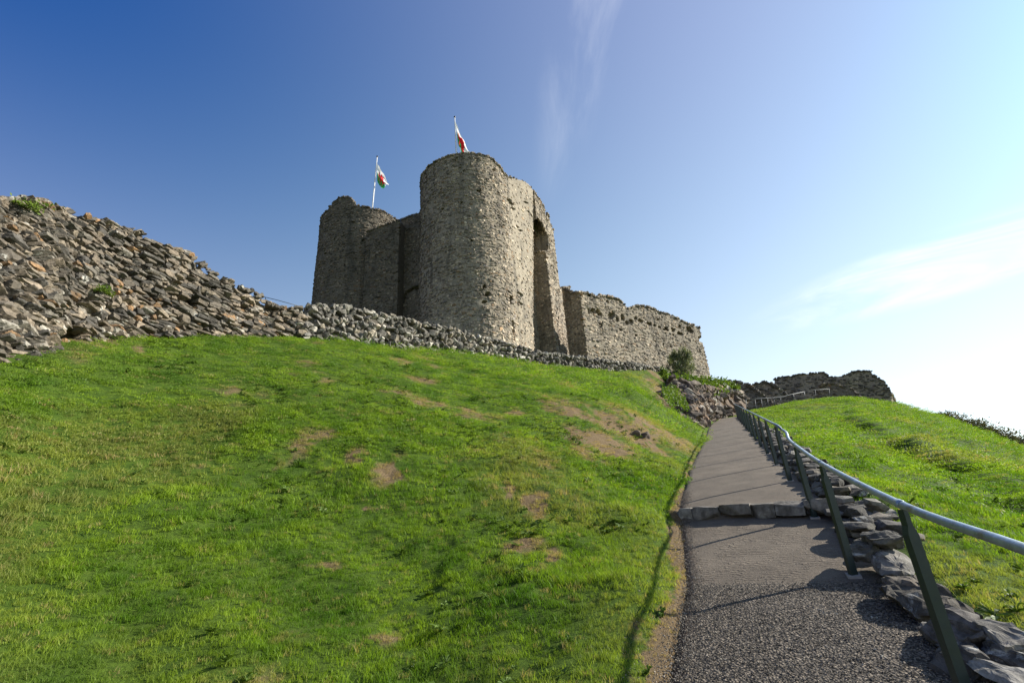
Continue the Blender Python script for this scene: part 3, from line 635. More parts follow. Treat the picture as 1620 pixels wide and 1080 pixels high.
def arch_holes(W):
    c = at_tower(655, 470, W, .13, .12); hs = []
    cu, ch, R_ = c[0], c[1]-.6, 1.55
    for a in np.linspace(8, 172, 26): hs.append((cu+R_*math.cos(math.radians(a)), ch+R_*math.sin(math.radians(a)), .17, .17))
    return hs
flat_wall('gate_arch_wall', [pc, (pc+pd)/2, pd], 63, thick=1.5, rt=.05, arch=arch_holes, tone=.55)  # darker tone here too: shade carried by the stone colour
# ruined garderobe turret: a fragment bridging high above a slot, a recessed wall behind, then the buttress
PROT = 1.8; LB = 5.0
b0 = min((last+SD*k for k in np.linspace(3, 8, 120)), key=lambda q: abs(pix([q[0], q[1], up(880, 556, q)])[0]-880)); LB = float((b0-last)@SD)
fr = [last+SD*k for k in np.linspace(KT-.3, LB+1.0, 9)]
zf = [z_on(RIM, q) for q in fr]; under = [up(*a_, q) for a_, q in zip([(850, 346), (852, 345), (854, 346), (857, 348), (860, 351), (863, 355), (866, 360), (869, 364), (871, 368)], fr)]
under = [min(a_, b_-.8)+d_ for a_, b_, d_ in zip(under, zf, (.0, .25, .1, -.15, .15, -.2, -.1, -.25, -.1))]
flat_wall('slot_lintel', [(q[0]-.03*SN[0], q[1]-.03*SN[1], z_) for q, z_ in zip(fr, zf)], 75, thick=1.2, rt=.12, z0=np.array(under))
rc = [last+SD*k-SN*PROT for k in (KS-.4, KS+1.5, LB+1.2)]
flat_wall('slot_wall', [(q[0], q[1], min(zf)-.3) for q in rc], 76, thick=.8, rt=.1)
bz0 = up(863, 398, b0); bl = b0-SN*(PROT+.1)
flat_wall('buttress', [(bl[0], bl[1], bz0+.55), (b0[0]-SN[0]*.8, b0[1]-SN[1]*.8, bz0+.3), (b0[0], b0[1], bz0)], 71, thick=1.0, rt=.08)
u0 = b0+SD*.95; uz = up(872, 368, u0)
flat_wall('buttress_head', [(u0[0]-SN[0]*PROT, u0[1]-SN[1]*PROT, uz+1.0), (u0[0]-SN[0]*.6, u0[1]-SN[1]*.6, uz+.5), (u0[0]-SN[0]*.02, u0[1]-SN[1]*.02, uz-.1)], 74, thick=.8, rt=.2, z0=bz0-1.5)
b1 = min((b0+SD*k for k in np.linspace(1, 6, 120)), key=lambda q: abs(pix([q[0], q[1], up(897, 556, q)])[0]-897)); LS = float((b1-b0)@SD)
sp_ = [(0, bz0), (.35, bz0+.15), (.8, bz0+.6), (.9, bz0+1.2), (.97, uz)]+[(k, z_on(RIM, b0+SD*k)) for k in np.linspace(1.1, LS, 5)]
hb = lambda W: [at_tower(x, y, W, .12, .16) for x, y in ((877, 432), (882, 430), (879, 440), (880, 487), (883, 503), (874, 410), (885, 460))]
flat_wall('buttress_side', [(b0[0]+SD[0]*k, b0[1]+SD[1]*k, z_) for k, z_ in sp_], 73, holes=hb, thick=1.6, rt=.06)
e0 = b1-SN*.9; e1 = e0+SD*5.0
flat_wall('rear_wall', [(e0[0]-SD[0]*.5, e0[1]-SD[1]*.5, up(897, 440, e0)), (e0[0]+SD[0]*.8, e0[1]+SD[1]*.8, up(899, 450, e0)), (e1[0], e1[1], up(903, 453, e1))], 77, thick=1.0, rt=.15)
# ------------------------------------------------------------------ curtain wall
cur = empty('curtain_wall', (12, 46, GB)); tag(cur, 'lit stone curtain wall with a row of dark holes, right of the gatehouse', 'wall')
c0 = at(930, 562, 41.0)[:2]; c1 = at(1125, 600, 51.5)[:2]; CD = (c1-c0)/np.linalg.norm(c1-c0); CN = np.array([CD[1], -CD[0]])
r0 = c0-CN*3.4+CD*.0; rr = c0-CN*2.3-CD*.2
zz0 = up(921, 462, c0)
flat_wall('end_face', [(rr[0], rr[1], up(899, 452, rr)), ((rr[0]+c0[0])/2, (rr[1]+c0[1])/2, up(908, 462, (rr+c0)/2)), (c0[0], c0[1], zz0)], 81, thick=.8, rt=.06, parent=cur)
tl = [(921, 460), (931, 464), (940, 468), (943, 470), (951, 467), (965, 470), (980, 474), (990, 484), (996, 488), (1003, 484), (1013, 483), (1030, 487), (1046, 495), (1056, 496), (1070, 503), (1085, 510), (1096, 514), (1113, 517)]
pf = []
for i, (x, y) in enumerate(tl):
    # plan point whose sight line at the top has this x
    best = min(np.linspace(0, 1, 200), key=lambda k: abs(pix(np.array([*(c0+(c1-c0)*k), up(x, y, c0+(c1-c0)*k)]))[0]-x))
    q = c0+(c1-c0)*best; pf.append((q[0], q[1], up(x, y, q)))
pf[0] = (c0[0], c0[1], zz0); 
pf[-1] = (c1[0], c1[1], up(1113, 517, c1))
pf = [p for i, p in enumerate(pf) if i == 0 or np.hypot(p[0]-pf[i-1][0], p[1]-pf[i-1][1]) > .05]
def ch(W):
    L = [(929, 492, .3, .26), (939, 493, .3, .3), (948, 494, .26, .34), (951, 499, .25, .2), (966, 500, .34, .30), (969, 497, .2, .4), (977, 505, .2, .22), (985, 502, .24, .36), (991, 510, .2, .2), (999, 508, .34, .22), (1005, 503, .2, .2), (1014, 507, .4, .2), (1026, 512, .4, .17), (1035, 515, .2, .14), (1043, 518, .25, .12), (1054, 521, .45, .25), (1064, 522, .26, .24),
         (1076, 527, .5, .16), (1091, 522, .6, .42), (1109, 537, .45, .34), (1075, 516, .3, .14), (952, 514, .17, .2), (982, 522, .15, .12), (1007, 531, .15, .12), (1037, 540, .12, .12), (1061, 548, .14, .12), (1083, 554, .12, .1), (931, 466, .18, .16), (962, 476, .16, .14), (936, 474, .13, .12), (992, 549, .13, .12), (983, 548, .1, .08), (1018, 497, .14, .12), (1041, 506, .14, .12), (1050, 545, .13, .12), (1100, 560, .12, .1), (1107, 555, .13, .12), (1065, 531, .12, .12)]
    return [at_tower(*q[:2], W, q[2], q[3]) for q in L]
flat_wall('wall_face', pf, 83, holes=ch, thick=1.3, rt=.06, parent=cur, sw=(.2, .52), sh=(.10, .22))
# ------------------------------------------------------------------ far ruins on the right
def px_wall(name, rows, seed, pal, label, cat='wall', mat=M_castle, **kw):
    """rows: foot x,y,Y, top x,y,Y"""
    W = Wall([at(*q[:3]) for q in rows], [at(*q[3:]) for q in rows]); W.rough_top(kw.pop('rt', .1), 1.0, seed)
    a = dict(sw=(.25, .65), sh=(.14, .30), prot=.05, dep=.3, n=2, thick=2.0, amp=.15, freq=.5, seed=seed, jitter=.4, tilt=.15, rough=.05); a.update(kw)
    o = wall_mesh(name, W, mat, pal, **a); 
    if label: tag(o, label, cat)
    return o
rt_ = empty('ruined_tower', at(1320, 660, 58)); tag(rt_, 'dark jagged stub of a ruined tower on the skyline at the right', 'tower')
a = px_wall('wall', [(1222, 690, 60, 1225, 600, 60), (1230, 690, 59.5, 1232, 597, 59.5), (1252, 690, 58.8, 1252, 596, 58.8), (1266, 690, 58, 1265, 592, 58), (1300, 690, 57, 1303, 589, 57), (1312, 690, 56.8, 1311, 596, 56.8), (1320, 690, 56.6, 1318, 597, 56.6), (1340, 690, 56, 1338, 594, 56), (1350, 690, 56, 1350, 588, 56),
                         (1378, 690, 55.6, 1377, 587, 55.6), (1386, 690, 55.4, 1383, 595, 55.4), (1400, 690, 55.2, 1397, 602, 55.2), (1412, 690, 55, 1406, 616, 55), (1418, 690, 55, 1408, 622, 55)], 91, PAL_DARK, None, thick=3.0, rt=.04, rimscale=.7)  # dark palette puts the shade of this face into its stones
b = px_wall('lit_end', [(1418, 690, 55.05, 1408, 622, 55.05), (1434, 690, 58, 1415, 634, 58), (1440, 690, 60, 1419, 648, 60)], 93, PAL_CASTLE, None, thick=1.0)  # paler palette than the shaded face: sunlight painted into the end stones
adopt(rt_, a, b)
px_wall('rubble_wall', [(1280, 680, 50, 1290, 620, 50), (1300, 680, 49.5, 1300, 608, 49.8), (1318, 680, 49, 1315, 606, 49.5), (1332, 680, 48.7, 1332, 611, 49.2), (1346, 680, 48.5, 1346, 613, 49), (1352, 680, 48.2, 1352, 620, 48.8), (1362, 680, 48, 1362, 628, 48.6), (1378, 680, 48, 1378, 638, 48.5), (1390, 680, 48, 1388, 645, 48.5)], 95, PAL_CASTLE,
        'heap of rubble walling in front of the ruined tower', tone=.6, rt=.04, tilt=.4, cuts=5, sw=(.2, .5), sh=(.14, .3))
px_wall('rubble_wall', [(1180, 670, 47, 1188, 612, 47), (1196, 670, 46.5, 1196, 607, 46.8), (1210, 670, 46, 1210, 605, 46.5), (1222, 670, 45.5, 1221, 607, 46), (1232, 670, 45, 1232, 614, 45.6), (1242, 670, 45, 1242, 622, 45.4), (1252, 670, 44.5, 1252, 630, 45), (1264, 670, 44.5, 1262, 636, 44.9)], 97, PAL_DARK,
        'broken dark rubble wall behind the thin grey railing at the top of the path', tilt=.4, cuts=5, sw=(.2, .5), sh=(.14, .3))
px_wall('rubble_wall', [(1128, 640, 43.5, 1128, 604, 44), (1145, 650, 43, 1146, 604, 43.5), (1160, 655, 42.5, 1160, 602, 43), (1175, 660, 42, 1175, 606, 42.6), (1190, 662, 41.5, 1189, 612, 42), (1204, 665, 41, 1203, 622, 41.5), (1216, 660, 41, 1216, 635, 41.3), (1235, 655, 40.6, 1234, 642, 40.8)], 99, PAL_RUBBLE,
        'brown rubble wall stepping down to the bend at the top of the path', tilt=.35, cuts=5, sw=(.2, .5), sh=(.14, .28), mat=M_rubble)
# ------------------------------------------------------------------ rock outcrop beside the path
oc = [(1078, 655, 25.5, 1062, 604, 31), (1092, 676, 24.8, 1078, 606, 31), (1104, 690, 23.5, 1095, 612, 30.5), (1110, 686, 25.0, 1108, 616, 31), (1118, 676, 27.5, 1120, 618, 33), (1128, 668, 31, 1130, 618, 36), (1140, 666, 34, 1142, 618, 38), (1152, 664, 35.8, 1156, 620, 39), (1166, 662, 36.4, 1170, 626, 39.5), (1180, 655, 36.8, 1182, 634, 39.5)]
W = Wall([at(*q[:3]) for q in oc], [at(*q[3:]) for q in oc]); W.rough_top(.15, .8, 9)
PAL_ROCK = [((.20, .150, .115), 5), ((.13, .102, .085), 4), ((.27, .22, .175), 3), ((.48, .45, .40), .9), ((.11, .095, .085), 3), ((.32, .21, .13), 1.5)]
o = wall_mesh('rock_outcrop', W, M_rock, PAL_ROCK, sw=(.35, 1.1), sh=(.25, .65), prot=.12, dep=.6, n=5, thick=1.6, amp=.35, freq=.6, seed=101, jitter=.5, tilt=.6, cuts=9, mortar=(.16, .11, .075), rough=.04, gap=1.05, roundness=.2)
tag(o, 'jagged brown and white rock outcrop on the left of the path near its top', 'rock')
# scattered small rocks lower on the bare slope
def ground_rock(px, py, sx, sy, sz, seed, label, pal=PAL_ROCK, name='rock', n=5, yaw=None, sink=.35, mat=M_rock):
    p = hit_ground(px, py); r = np.random.default_rng(seed)
    if p is None: return
    a = r.random()*3.14 if yaw is None else yaw
    A = np.array([[math.cos(a), math.sin(a), 0]]); N_ = np.array([[0, 0, 1.]]); B = np.cross(N_, A)
    v, f_, c = make_stones(np.array([[p[0], p[1], p[2]+sz*(.5-sink)]]), A, B, N_, np.array([[sx, sy, sz]]), pick(pal, 1, r), n=n, cuts=10, seed=seed, rough=.02, tilt=.15)
    v = v+.04*sx*np.stack([vn(v[:, 0]*5/sx+i*7, v[:, 1]*5/sx, v[:, 2]*5/sx, seed=seed+i) for i in range(3)], -1)
    o = mesh_np(name, v, f_, mat, col=c); tag(o, label, 'rock')
ground_rock(1004, 690, .32, .24, .28, 201, 'pale spotted rock poking out of the worn bank, left one of a close pair')
ground_rock(1022, 692, .34, .24, .32, 202, 'grey rock poking out of the worn bank, right one of a close pair')
ground_rock(1044, 625, .5, .3, .45, 203, 'small dark rock high on the bank below the bush')
ground_rock(1066, 612, .7, .4, .7, 204, 'pale slanting rock just under the bush')
# ------------------------------------------------------------------ dry-stone edging on the right of the path
def edging():
    r = np.random.default_rng(77); parts = []
    ss = np.arange(6.2, 36, .5); 
    for layer, (t0, hgt) in enumerate(((1.08, .03), (1.12, .10), (1.18, .16), (1.34, .07), (1.36, .14), (1.5, .04))):
        s = (5.95 if t0 < 1.2 else 6.4)+r.random()*.2
        C, A, B, N_, Z, = [], [], [], [], []
        while s < 36:
            L = r.uniform(.18, .46); hh = r.uniform(.07, .14); t = t0+.05*r.normal(); x, y = xy(s+L/2, t); z = float(path_z(s+L/2))+hgt*(1.0 if s < 30 else 1.2)+.03*r.normal()-.04
            yaw = r.normal()*.2
            dx, dy = math.cos(yaw)*D2[0]-math.sin(yaw)*N2[0], math.cos(yaw)*D2[1]-math.sin(yaw)*N2[1]
            C.append((x, y, z)); v = np.array([dx, dy, .2]); v /= np.linalg.norm(v); A.append(v); N_.append((0, 0, 1.)); Z.append((L*.92, r.uniform(.20, .30), hh)); s += L*.93
        C = np.array(C); A = np.array(A); N_ = np.array(N_); N_ = N_-(N_*A).sum(1, keepdims=True)*A; N_ /= np.linalg.norm(N_, axis=1, keepdims=True); B = np.cross(N_, A)
        parts.append(make_stones(C, A, B, N_, np.array(Z), pick(PAL_DRY, len(C), r, .2)*.50, n=5, cuts=8, seed=300+layer, rough=.015, tilt=.10, roundness=.35))
    V, Fq, Cc = merge(parts); V = V+.012*np.stack([vn(V[:, 0]*9+i*5, V[:, 1]*9, V[:, 2]*9, seed=i) for i in range(3)], -1)
    o = mesh_np('stone_edging', V, Fq, M_rubble, col=Cc); tag(o, 'low dry-stone edging wall running up the right side of the path', 'wall')
edging()
def boulder(px, py, sx, sy, sz, yaw, seed, label, col, up_=.0, tilt=(0, 0)):
    """px,py: where its middle shows; sits on the path plane"""
    r_ = ray(px, py); z0 = -1.72+up_; k = z0/(r_[2]-.209*(r_[:2]@D2)); p = r_*k; rg = np.random.default_rng(seed)
    d = math.cos(yaw)*D2+math.sin(yaw)*N2; A = np.array([[d[0], d[1], .2+tilt[0]]]); A /= np.linalg.norm(A); N_ = np.array([[0, tilt[1], 1.]]); N_ = N_-(N_*A).sum()*A; N_ /= np.linalg.norm(N_); B = np.cross(N_, A)
    v, f_, c = make_stones(p[None], A, B, N_, np.array([[sx, sy, sz]]), np.array([col]), n=8, cuts=12, seed=seed, rough=.0, tilt=.0, roundness=.4)
    q = v/np.array([sx, sx, sx])
    v = v+.13*min(sx, sy)*np.stack([fbm(q[:, 0]*5+i*9, q[:, 1]*5, q[:, 2]*14, seed=seed+i) for i in range(3)], -1)
    o = mesh_np('boulder', v, f_, M_rubble, col=c, smoothed=False); tag(o, label, 'boulder')
boulder(1408, 890, .62, .34, .16, .10, 401, 'smooth pale-topped oval stone ending the edging beside the second handrail post', (.20, .19, .17), .035)
boulder(1375, 868, .42, .30, .14, .2, 402, 'flat dark slab just behind the smooth oval stone', (.10, .095, .08), .09)
boulder(1395, 852, .38, .30, .12, .1, 403, 'grey slab topping the end of the edging against the grass', (.12, .115, .10), .17)
boulder(1462, 950, .62, .40, .24, -.15, 404, 'dark wedge-shaped slab with pointed end behind the nearest handrail post', (.085, .075, .06), .02, (.05, 0))
boulder(1520, 1000, .44, .34, .20, -.2, 405, 'dark rough stone with a white lichen spot right of the nearest post', (.13, .12, .11), .06)
boulder(1575, 1000, .34, .20, .10, -.3, 406, 'pale flat-topped slab beside the long grass near the bottom right corner', (.20, .19, .17), .13)
boulder(1602, 1040, .34, .28, .16, -.3, 407, 'dark rounded stone at the bottom right corner of the photo', (.10, .095, .09), .06)
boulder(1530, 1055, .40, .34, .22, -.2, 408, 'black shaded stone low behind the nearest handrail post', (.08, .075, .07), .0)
boulder(1610, 1075, .5, .22, .10, -.45, 409, 'thin pale ledge of stone at the bottom right corner', (.27, .26, .24), .06)
boulder(1440, 925, .40, .30, .10, .1, 410, 'low brown slab between the smooth oval stone and the wedge-shaped slab', (.19, .155, .12), .06)
# step across the path
stp = empty('stone_step', tuple(np.array([*xy(STEP_S, 0), float(path_z(STEP_S-.1))]))); tag(stp, 'row of flat kerb stones forming a low step across the path', 'step')
rg = np.random.default_rng(12); t = -1.0; k = 0
for L in (.30, .37, .42, .30, .34, .30):
    sC = STEP_S+.0+(t+L/2)*-.18; x, y = xy(sC-.02, t+L/2); A = np.array([[N2[0]-.18*D2[0], N2[1]-.18*D2[1], 0]]); A /= np.linalg.norm(A); N_ = np.array([[0, 0, 1.]]); B = np.cross(N_, A)
    v, f_, c = make_stones(np.array([[x, y, float(path_z(STEP_S+.15))-.075+.006*rg.normal()]]), A, B, N_, np.array([[L*1.02, .26, .19]]), np.array([[.30, .28, .25]])*rg.uniform(.75, 1.1), n=8, cuts=3, seed=500+k, rough=.0, tilt=.03, roundness=.18)
    v = v+.012*np.stack([fbm(v[:, 0]*9+i*9, v[:, 1]*9, v[:, 2]*9, seed=60+i) for i in range(3)], -1)
    o = mesh_np('kerb_stone', v, f_, M_rubble, col=c); adopt(stp, o); t += L; k += 1
# ------------------------------------------------------------------ railings
def tube(name, P, rad, mat, parent=None, seg=12, closed=True, smoothed=True, link=True):
    P = np.asarray(P, float); n = len(P); T = np.gradient(P, axis=0); T /= np.linalg.norm(T, axis=1, keepdims=True)
    ref = np.array([0, 0, 1.]) if abs(T[0][2]) < .9 else np.array([1., 0, 0]); V = []
    rad = np.broadcast_to(rad, (n,))
    for i in range(n):
        a = np.cross(T[i], ref); a /= np.linalg.norm(a); b = np.cross(a, T[i])
        for k in range(seg): th = 2*math.pi*k/seg; V.append(P[i]+rad[i]*(math.cos(th)*a+math.sin(th)*b))
    idx = np.arange(n*seg).reshape(n, seg); q = np.stack([idx[:-1], np.roll(idx, -1, 1)[:-1], np.roll(idx, -1, 1)[1:], idx[1:]], -1).reshape(-1, 4)
    V += [P[0], P[-1]]; t3 = [[(k+1) % seg, k, n*seg] for k in range(seg)]+[[(n-1)*seg+k, (n-1)*seg+(k+1) % seg, n*seg+1] for k in range(seg)]
    o = mesh_np(name, V, [q, np.array(t3)], mat, smoothed=smoothed, link=link)
    if parent: adopt(parent, o)
    return o
rail = empty('handrail', tuple(np.array([*xy(3.6, .81), float(path_z(3.6))]))); tag(rail, 'long bluish metal handrail on dark green posts up the right of the path', 'railing')
S0 = 3.59; TR = .80
def rail_xyz(s, zoff=.985):
    x, y = xy(s, TR); base = -1.735+.209*np.asarray(s, float); k = .098*smooth(8.3, 8.75, s)+np.where(np.asarray(s) < S0, -.03*(S0-np.asarray(s)), 0)*0
    return np.stack([x, y, base+k+zoff+0*x], -1)
RP = [at(1424, 797, 2.96), at(1298, 732, 4.79), at(1257, 703, 6.62)]
RN = [at(1900, 985, 1.15), at(1620, 868, 1.95), RP[0], RP[1], RP[2], at(1250, 697, 7.25), at(1246.5, 692.5, 7.45), at(1244.5, 686, 7.62), at(1242, 682.5, 7.8), at(1237, 679.5, 8.05)]
def catm(P, k=6):
    P = np.array(P); Q = np.concatenate([[2*P[0]-P[1]], P, [2*P[-1]-P[-2]]]); o = []
    for i in range(1, len(Q)-2):
        for j in range(k):
            t = j/k; a, b, c, d = Q[i-1:i+3]; o.append(.5*((2*b)+(c-a)*t+(2*a-5*b+4*c-d)*t*t+(-a+3*b-3*c+d)*t**3))
    return np.array(o+[P[-1]])
far_r = rail_xyz(np.arange(S0+5.6, 35.4, 1.0))
tube('top_tube', np.concatenate([catm(RN, 5), far_r]), .0225, M_rail, rail, seg=16)
def post_mesh(name, base, topp, mat, wide=.062, thin=.012, neck=True):
    """flat bar, broad side facing across the path, narrowing to a neck below the tube"""
    base = np.array(base); topp = np.array(topp); H = topp[2]-base[2]; ax = np.array([D2[0], D2[1], 0]); ay = np.array([N2[0], N2[1], 0])
    ax, ay = (ax*.45+ay*.893), (ay*.45-ax*.893)
    prof = [(0, wide), (H-.15, wide), (H-.10, wide*.52), (H-.012, wide*.42)] if neck else [(0, wide), (H, wide)]
    V = []
    for z, w in prof:
        for sx, sy in ((-1, -1), (1, -1), (1, 1), (-1, 1)): V.append(base+(topp-base)*(z/H)*np.array([1, 1, 0])+np.array([0, 0, z])+ax*sx*w/2+ay*sy*thin/2)
    n = len(prof); idx = np.arange(n*4).reshape(n, 4); q = np.stack([idx[:-1], np.roll(idx, -1, 1)[:-1], np.roll(idx, -1, 1)[1:], idx[1:]], -1).reshape(-1, 4)
    q = np.concatenate([q, [[3, 2, 1, 0]], [[(n-1)*4, (n-1)*4+1, (n-1)*4+2, (n-1)*4+3]]])
    return mesh_np(name, V, q, mat)
for i in range(16):
    s = S0+2.0*i
    top_ = (RP[i] if i < 3 else rail_xyz(np.array([s]))[0])-np.array([0, 0, .018]); zb = float(path_z(s))-.03
    post = post_mesh('post', (top_[0], top_[1], zb), top_, M_post, thin=.045); adopt(rail, post)
    k0 = far_r if i >= 3 else np.array(RN); kk = int(np.argmin(np.linalg.norm(k0-top_, axis=1))); dv = k0[min(kk+1, len(k0)-1)]-k0[max(kk-1, 0)]; dv = dv/np.linalg.norm(dv); tp = top_+np.array([0, 0, .018])
    if i < 9: tube('collar', [tp-dv*.035, tp+dv*.035], .0262, M_rail, rail, seg=14)
    # small plate where the post meets the path
    c = np.array([top_[0], top_[1], zb+.035]); ax = np.array([D2[0], D2[1], .209]); ax /= np.linalg.norm(ax); ay = np.array([N2[0], N2[1], 0]); nz = np.cross(ay, ax); V = []
    if i < 6:
        for sz in (-.02, .004):
            for sx, sy in ((-1, -1), (1, -1), (1, 1), (-1, 1)): V.append(c+ax*sx*.05+ay*sy*.055+np.array([0, 0, sz]))
        pl = mesh_np('foot_plate', V, np.array([[0, 1, 5, 4], [1, 2, 6, 5], [2, 3, 7, 6], [3, 0, 4, 7], [4, 5, 6, 7], [3, 2, 1, 0]]), M_plate); pl.parent = post; pl.matrix_parent_inverse = (Matrix.Translation(Vector(rail.location)) @ rail.matrix_basis.inverted() if False else Matrix.Identity(4))
def thin_rail(name, pts_, posts, label, rad=.022, col=M_thin):
    P = [at(*p) for p in pts_]; e = empty(name, tuple(P[0]-np.array([0, 0, 1]))); tag(e, label, 'railing')
    tube('top_tube', P, rad, col, e, seg=8)
    for (x0, y0, x1, y1, Y) in posts: tube('post', [at(x0, y0, Y), at(x1, y1, Y)], rad, col, e, seg=8)
thin_rail('railing', [(1177, 632, 37), (1195, 630.5, 37.2), (1215, 629.5, 37.6), (1240, 627, 38.2), (1250, 624, 38.5), (1272, 619.5, 39)],
          [(1182, 652, 1180, 632, 37), (1197, 652, 1194, 631, 37.2), (1207, 650, 1204, 630, 37.4), (1216, 646, 1214, 629.5, 37.6), (1226, 642, 1224, 628.5, 37.9), (1236, 640, 1234, 627.5, 38.1), (1257, 634, 1255, 623.5, 38.6), (1274, 631, 1272, 619.5, 39)],
          'thin grey railing turning right at the top of the path')
thin_rail('railing', [(1273, 618, 46), (1290, 616.5, 46.5), (1312, 615, 47)], [(1273, 634, 1273, 618, 46), (1290, 634, 1290, 616.5, 46.5), (1312, 634, 1312, 615, 47)], 'faint thin railing in front of the dark rubble heap near the ruined tower', rad=.016)
thin_rail('railing', [(405, 466.5, 16.2), (440, 475, 16.6), (474.5, 484.5, 17)], [(467, 500, 466.5, 482.5, 16.9), (420, 486, 420, 470, 16.4)], 'short thin black railing showing behind the left ruined wall', rad=.013, col=M_post)
thin_rail('railing', [(630, 349.5, 41), (645, 343.5, 40.9), (666, 336, 40.7)], [(634, 356, 634, 348, 41), (655, 348, 654.5, 340, 40.8)], 'thin railing on the wall top between the two gatehouse towers', rad=.03)
# ------------------------------------------------------------------ flags
def flag_material():
    m, nt, bs = mat_new('flag_cloth'); a_ = new_node(nt, 'ShaderNodeAttribute', attribute_name='Col').outputs['Color']
    nt.links.new(a_, bs.inputs['Base Color']); bs.inputs['Roughness'].default_value = .7
    tr = new_node(nt, 'ShaderNodeBsdfTranslucent'); nt.links.new(a_, tr.inputs['Color']); mx = new_node(nt, 'ShaderNodeMixShader', inp={'Fac': .4})
    nt.links.new(bs.outputs[0], mx.inputs[1]); nt.links.new(tr.outputs[0], mx.inputs[2]); nt.links.new(mx.outputs[0], nt.nodes['Material Output'].inputs[0]); return m
M_flag = flag_material()
DRAGON = [(.12, .62), (.2, .7), (.17, .78), (.26, .74), (.30, .66), (.36, .72), (.42, .92), (.50, .78), (.60, .86), (.60, .70), (.72, .72), (.64, .60), (.74, .52), (.84, .60), (.90, .72), (.93, .58), (.84, .44), (.74, .40), (.80, .28), (.88, .24), (.78, .18), (.70, .22), (.66, .36), (.54, .40), (.52, .24), (.58, .16), (.46, .15), (.44, .28), (.42, .40), (.34, .42), (.30, .28), (.34, .18), (.22, .18), (.24, .30), (.26, .44), (.14, .40), (.10, .48), (.20, .52), (.26, .58), (.16, .56)]
def inpoly(x, y, P):
    r_ = np.zeros(x.shape, bool); n = len(P)
    for i in range(n):
        x0, y0 = P[i]; x1, y1 = P[(i+1) % n]; c = ((y0 > y) != (y1 > y)) & (x < (x1-x0)*(y-y0)/(y1-y0+1e-12)+x0); r_ ^= c
    return r_
def flagpole(base, top_, quad, Y, label, seed):
    B = at(*base, Y); T = at(*top_, Y); e = empty('flagpole', tuple(B)); tag(e, label, 'flagpole', 'flagpoles on the gatehouse towers')
    n = 10; k = np.linspace(0, 1, n)[:, None]; tube('pole', B+(T-B)*k, np.linspace(.075, .05, n), M_white, e, seg=12)
    d = (T-B)/np.linalg.norm(T-B); tube('finial', [T, T+d*.05, T+d*.12, T+d*.2, T+d*.24], [.03, .10, .12, .08, .02], M_black, e, seg=12)
    off = np.array([.16, -.05, 0]); kk = np.linspace(.02, .93, 16)[:, None]; rp = B+(T-B)*kk+off*np.sin(kk*math.pi); tube('halyard', rp, .012, M_rope, e, seg=6)
    H0, H1, F1, F0 = [at(*q) for q in quad]; na, nb_ = 120, 80; a, b = np.meshgrid(np.linspace(0, 1, na), np.linspace(0, 1, nb_), indexing='ij')
    P = ((1-a)*(1-b))[..., None]*H0+((1-a)*b)[..., None]*H1+(a*b)[..., None]*F1+(a*(1-b))[..., None]*F0
    fold = .16*np.sin(b*9+a*4+seed)*smooth(0, .3, a)+.10*np.sin(a*14+b*3)*smooth(0, .4, a); vd = np.array([.25, -1., .1]); P = P+fold[..., None]*vd*.9
    P = P+(np.array([1, 0, 0])*(.05*np.sin(a*11+seed)*a)[..., None])
    col = np.where((b < .5)[..., None], np.array([.82, .82, .80]), np.array([.02, .33, .08])); col = np.where(inpoly((a-.5)*1.0+.5, 1-b, DRAGON)[..., None], np.array([.62, .015, .02]), col)
    idx = np.arange(na*nb_).reshape(na, nb_); q = np.stack([idx[:-1, :-1], idx[:-1, 1:], idx[1:, 1:], idx[1:, :-1]], -1).reshape(-1, 4)
    o = mesh_np('flag', P.reshape(-1, 3), q, M_flag, col=col.reshape(-1, 3), smoothed=True); adopt(e, o)
flagpole((587, 348), (596.7, 249), [(596.8, 259, 46.0), (596.6, 286, 46.0), (603.5, 298, 46.3), (616, 292, 46.5)], 46.0, 'white flagpole with drooping red dragon flag on the lower left tower', 1)
flagpole((722.5, 262), (719.4, 186.5), [(720.2, 192, 40.3), (724.5, 226, 40.3), (733, 256, 40.5), (746, 248, 40.6)], 40.3, 'white flagpole with red dragon flag on the tall front tower', 3)
# ------------------------------------------------------------------ vegetation
def leaf_material(name, c1, c2, trans=.35, dry=None, nscale=1.2):
    m, nt, bs = mat_new(name); P = geo_pos(nt)
    oi = new_node(nt, 'ShaderNodeObjectInfo').outputs['Random']
    c = mixc(nt, ramp(nt, noise(nt, nscale, 5, .6, P), .32, .68), c1, c2)
    c = mixc(nt, mathn(nt, 'MULTIPLY', oi, .45), c, tuple(x*.55 for x in c1))
    if dry:
        inst = new_node(nt, 'ShaderNodeAttribute', attribute_name='dryness', attribute_type='INSTANCER').outputs['Fac']
        c = mixc(nt, inst, c, dry)
    nt.links.new(c, bs.inputs['Base Color']); bs.inputs['Roughness'].default_value = .55; bs.inputs['Specular IOR Level'].default_value = .22
    tr = new_node(nt, 'ShaderNodeBsdfTranslucent'); nt.links.new(mixc(nt, 1.0, c, (1.15, 1.2, .6), 'MULTIPLY'), tr.inputs['Color']); mx = new_node(nt, 'ShaderNodeMixShader', inp={'Fac': trans})
    nt.links.new(bs.outputs[0], mx.inputs[1]); nt.links.new(tr.outputs[0], mx.inputs[2]); nt.links.new(mx.outputs[0], nt.nodes['Material Output'].inputs[0]); return m
M_grass = leaf_material('grass_blades', (.078, .172, .010), (.268, .385, .024), .50, (.36, .27, .12))
M_weed = leaf_material('weed_leaves', (.07, .125, .015), (.12, .185, .03), .3)
M_bush = leaf_material('bush_leaves', (.11, .13, .065), (.24, .25, .15), .3)
M_ivy = leaf_material('creeper_leaves', (.10, .17, .025), (.19, .26, .04), .35)
M_scrub = leaf_material('scrub_leaves', (.075, .08, .035), (.15, .135, .075), .2)
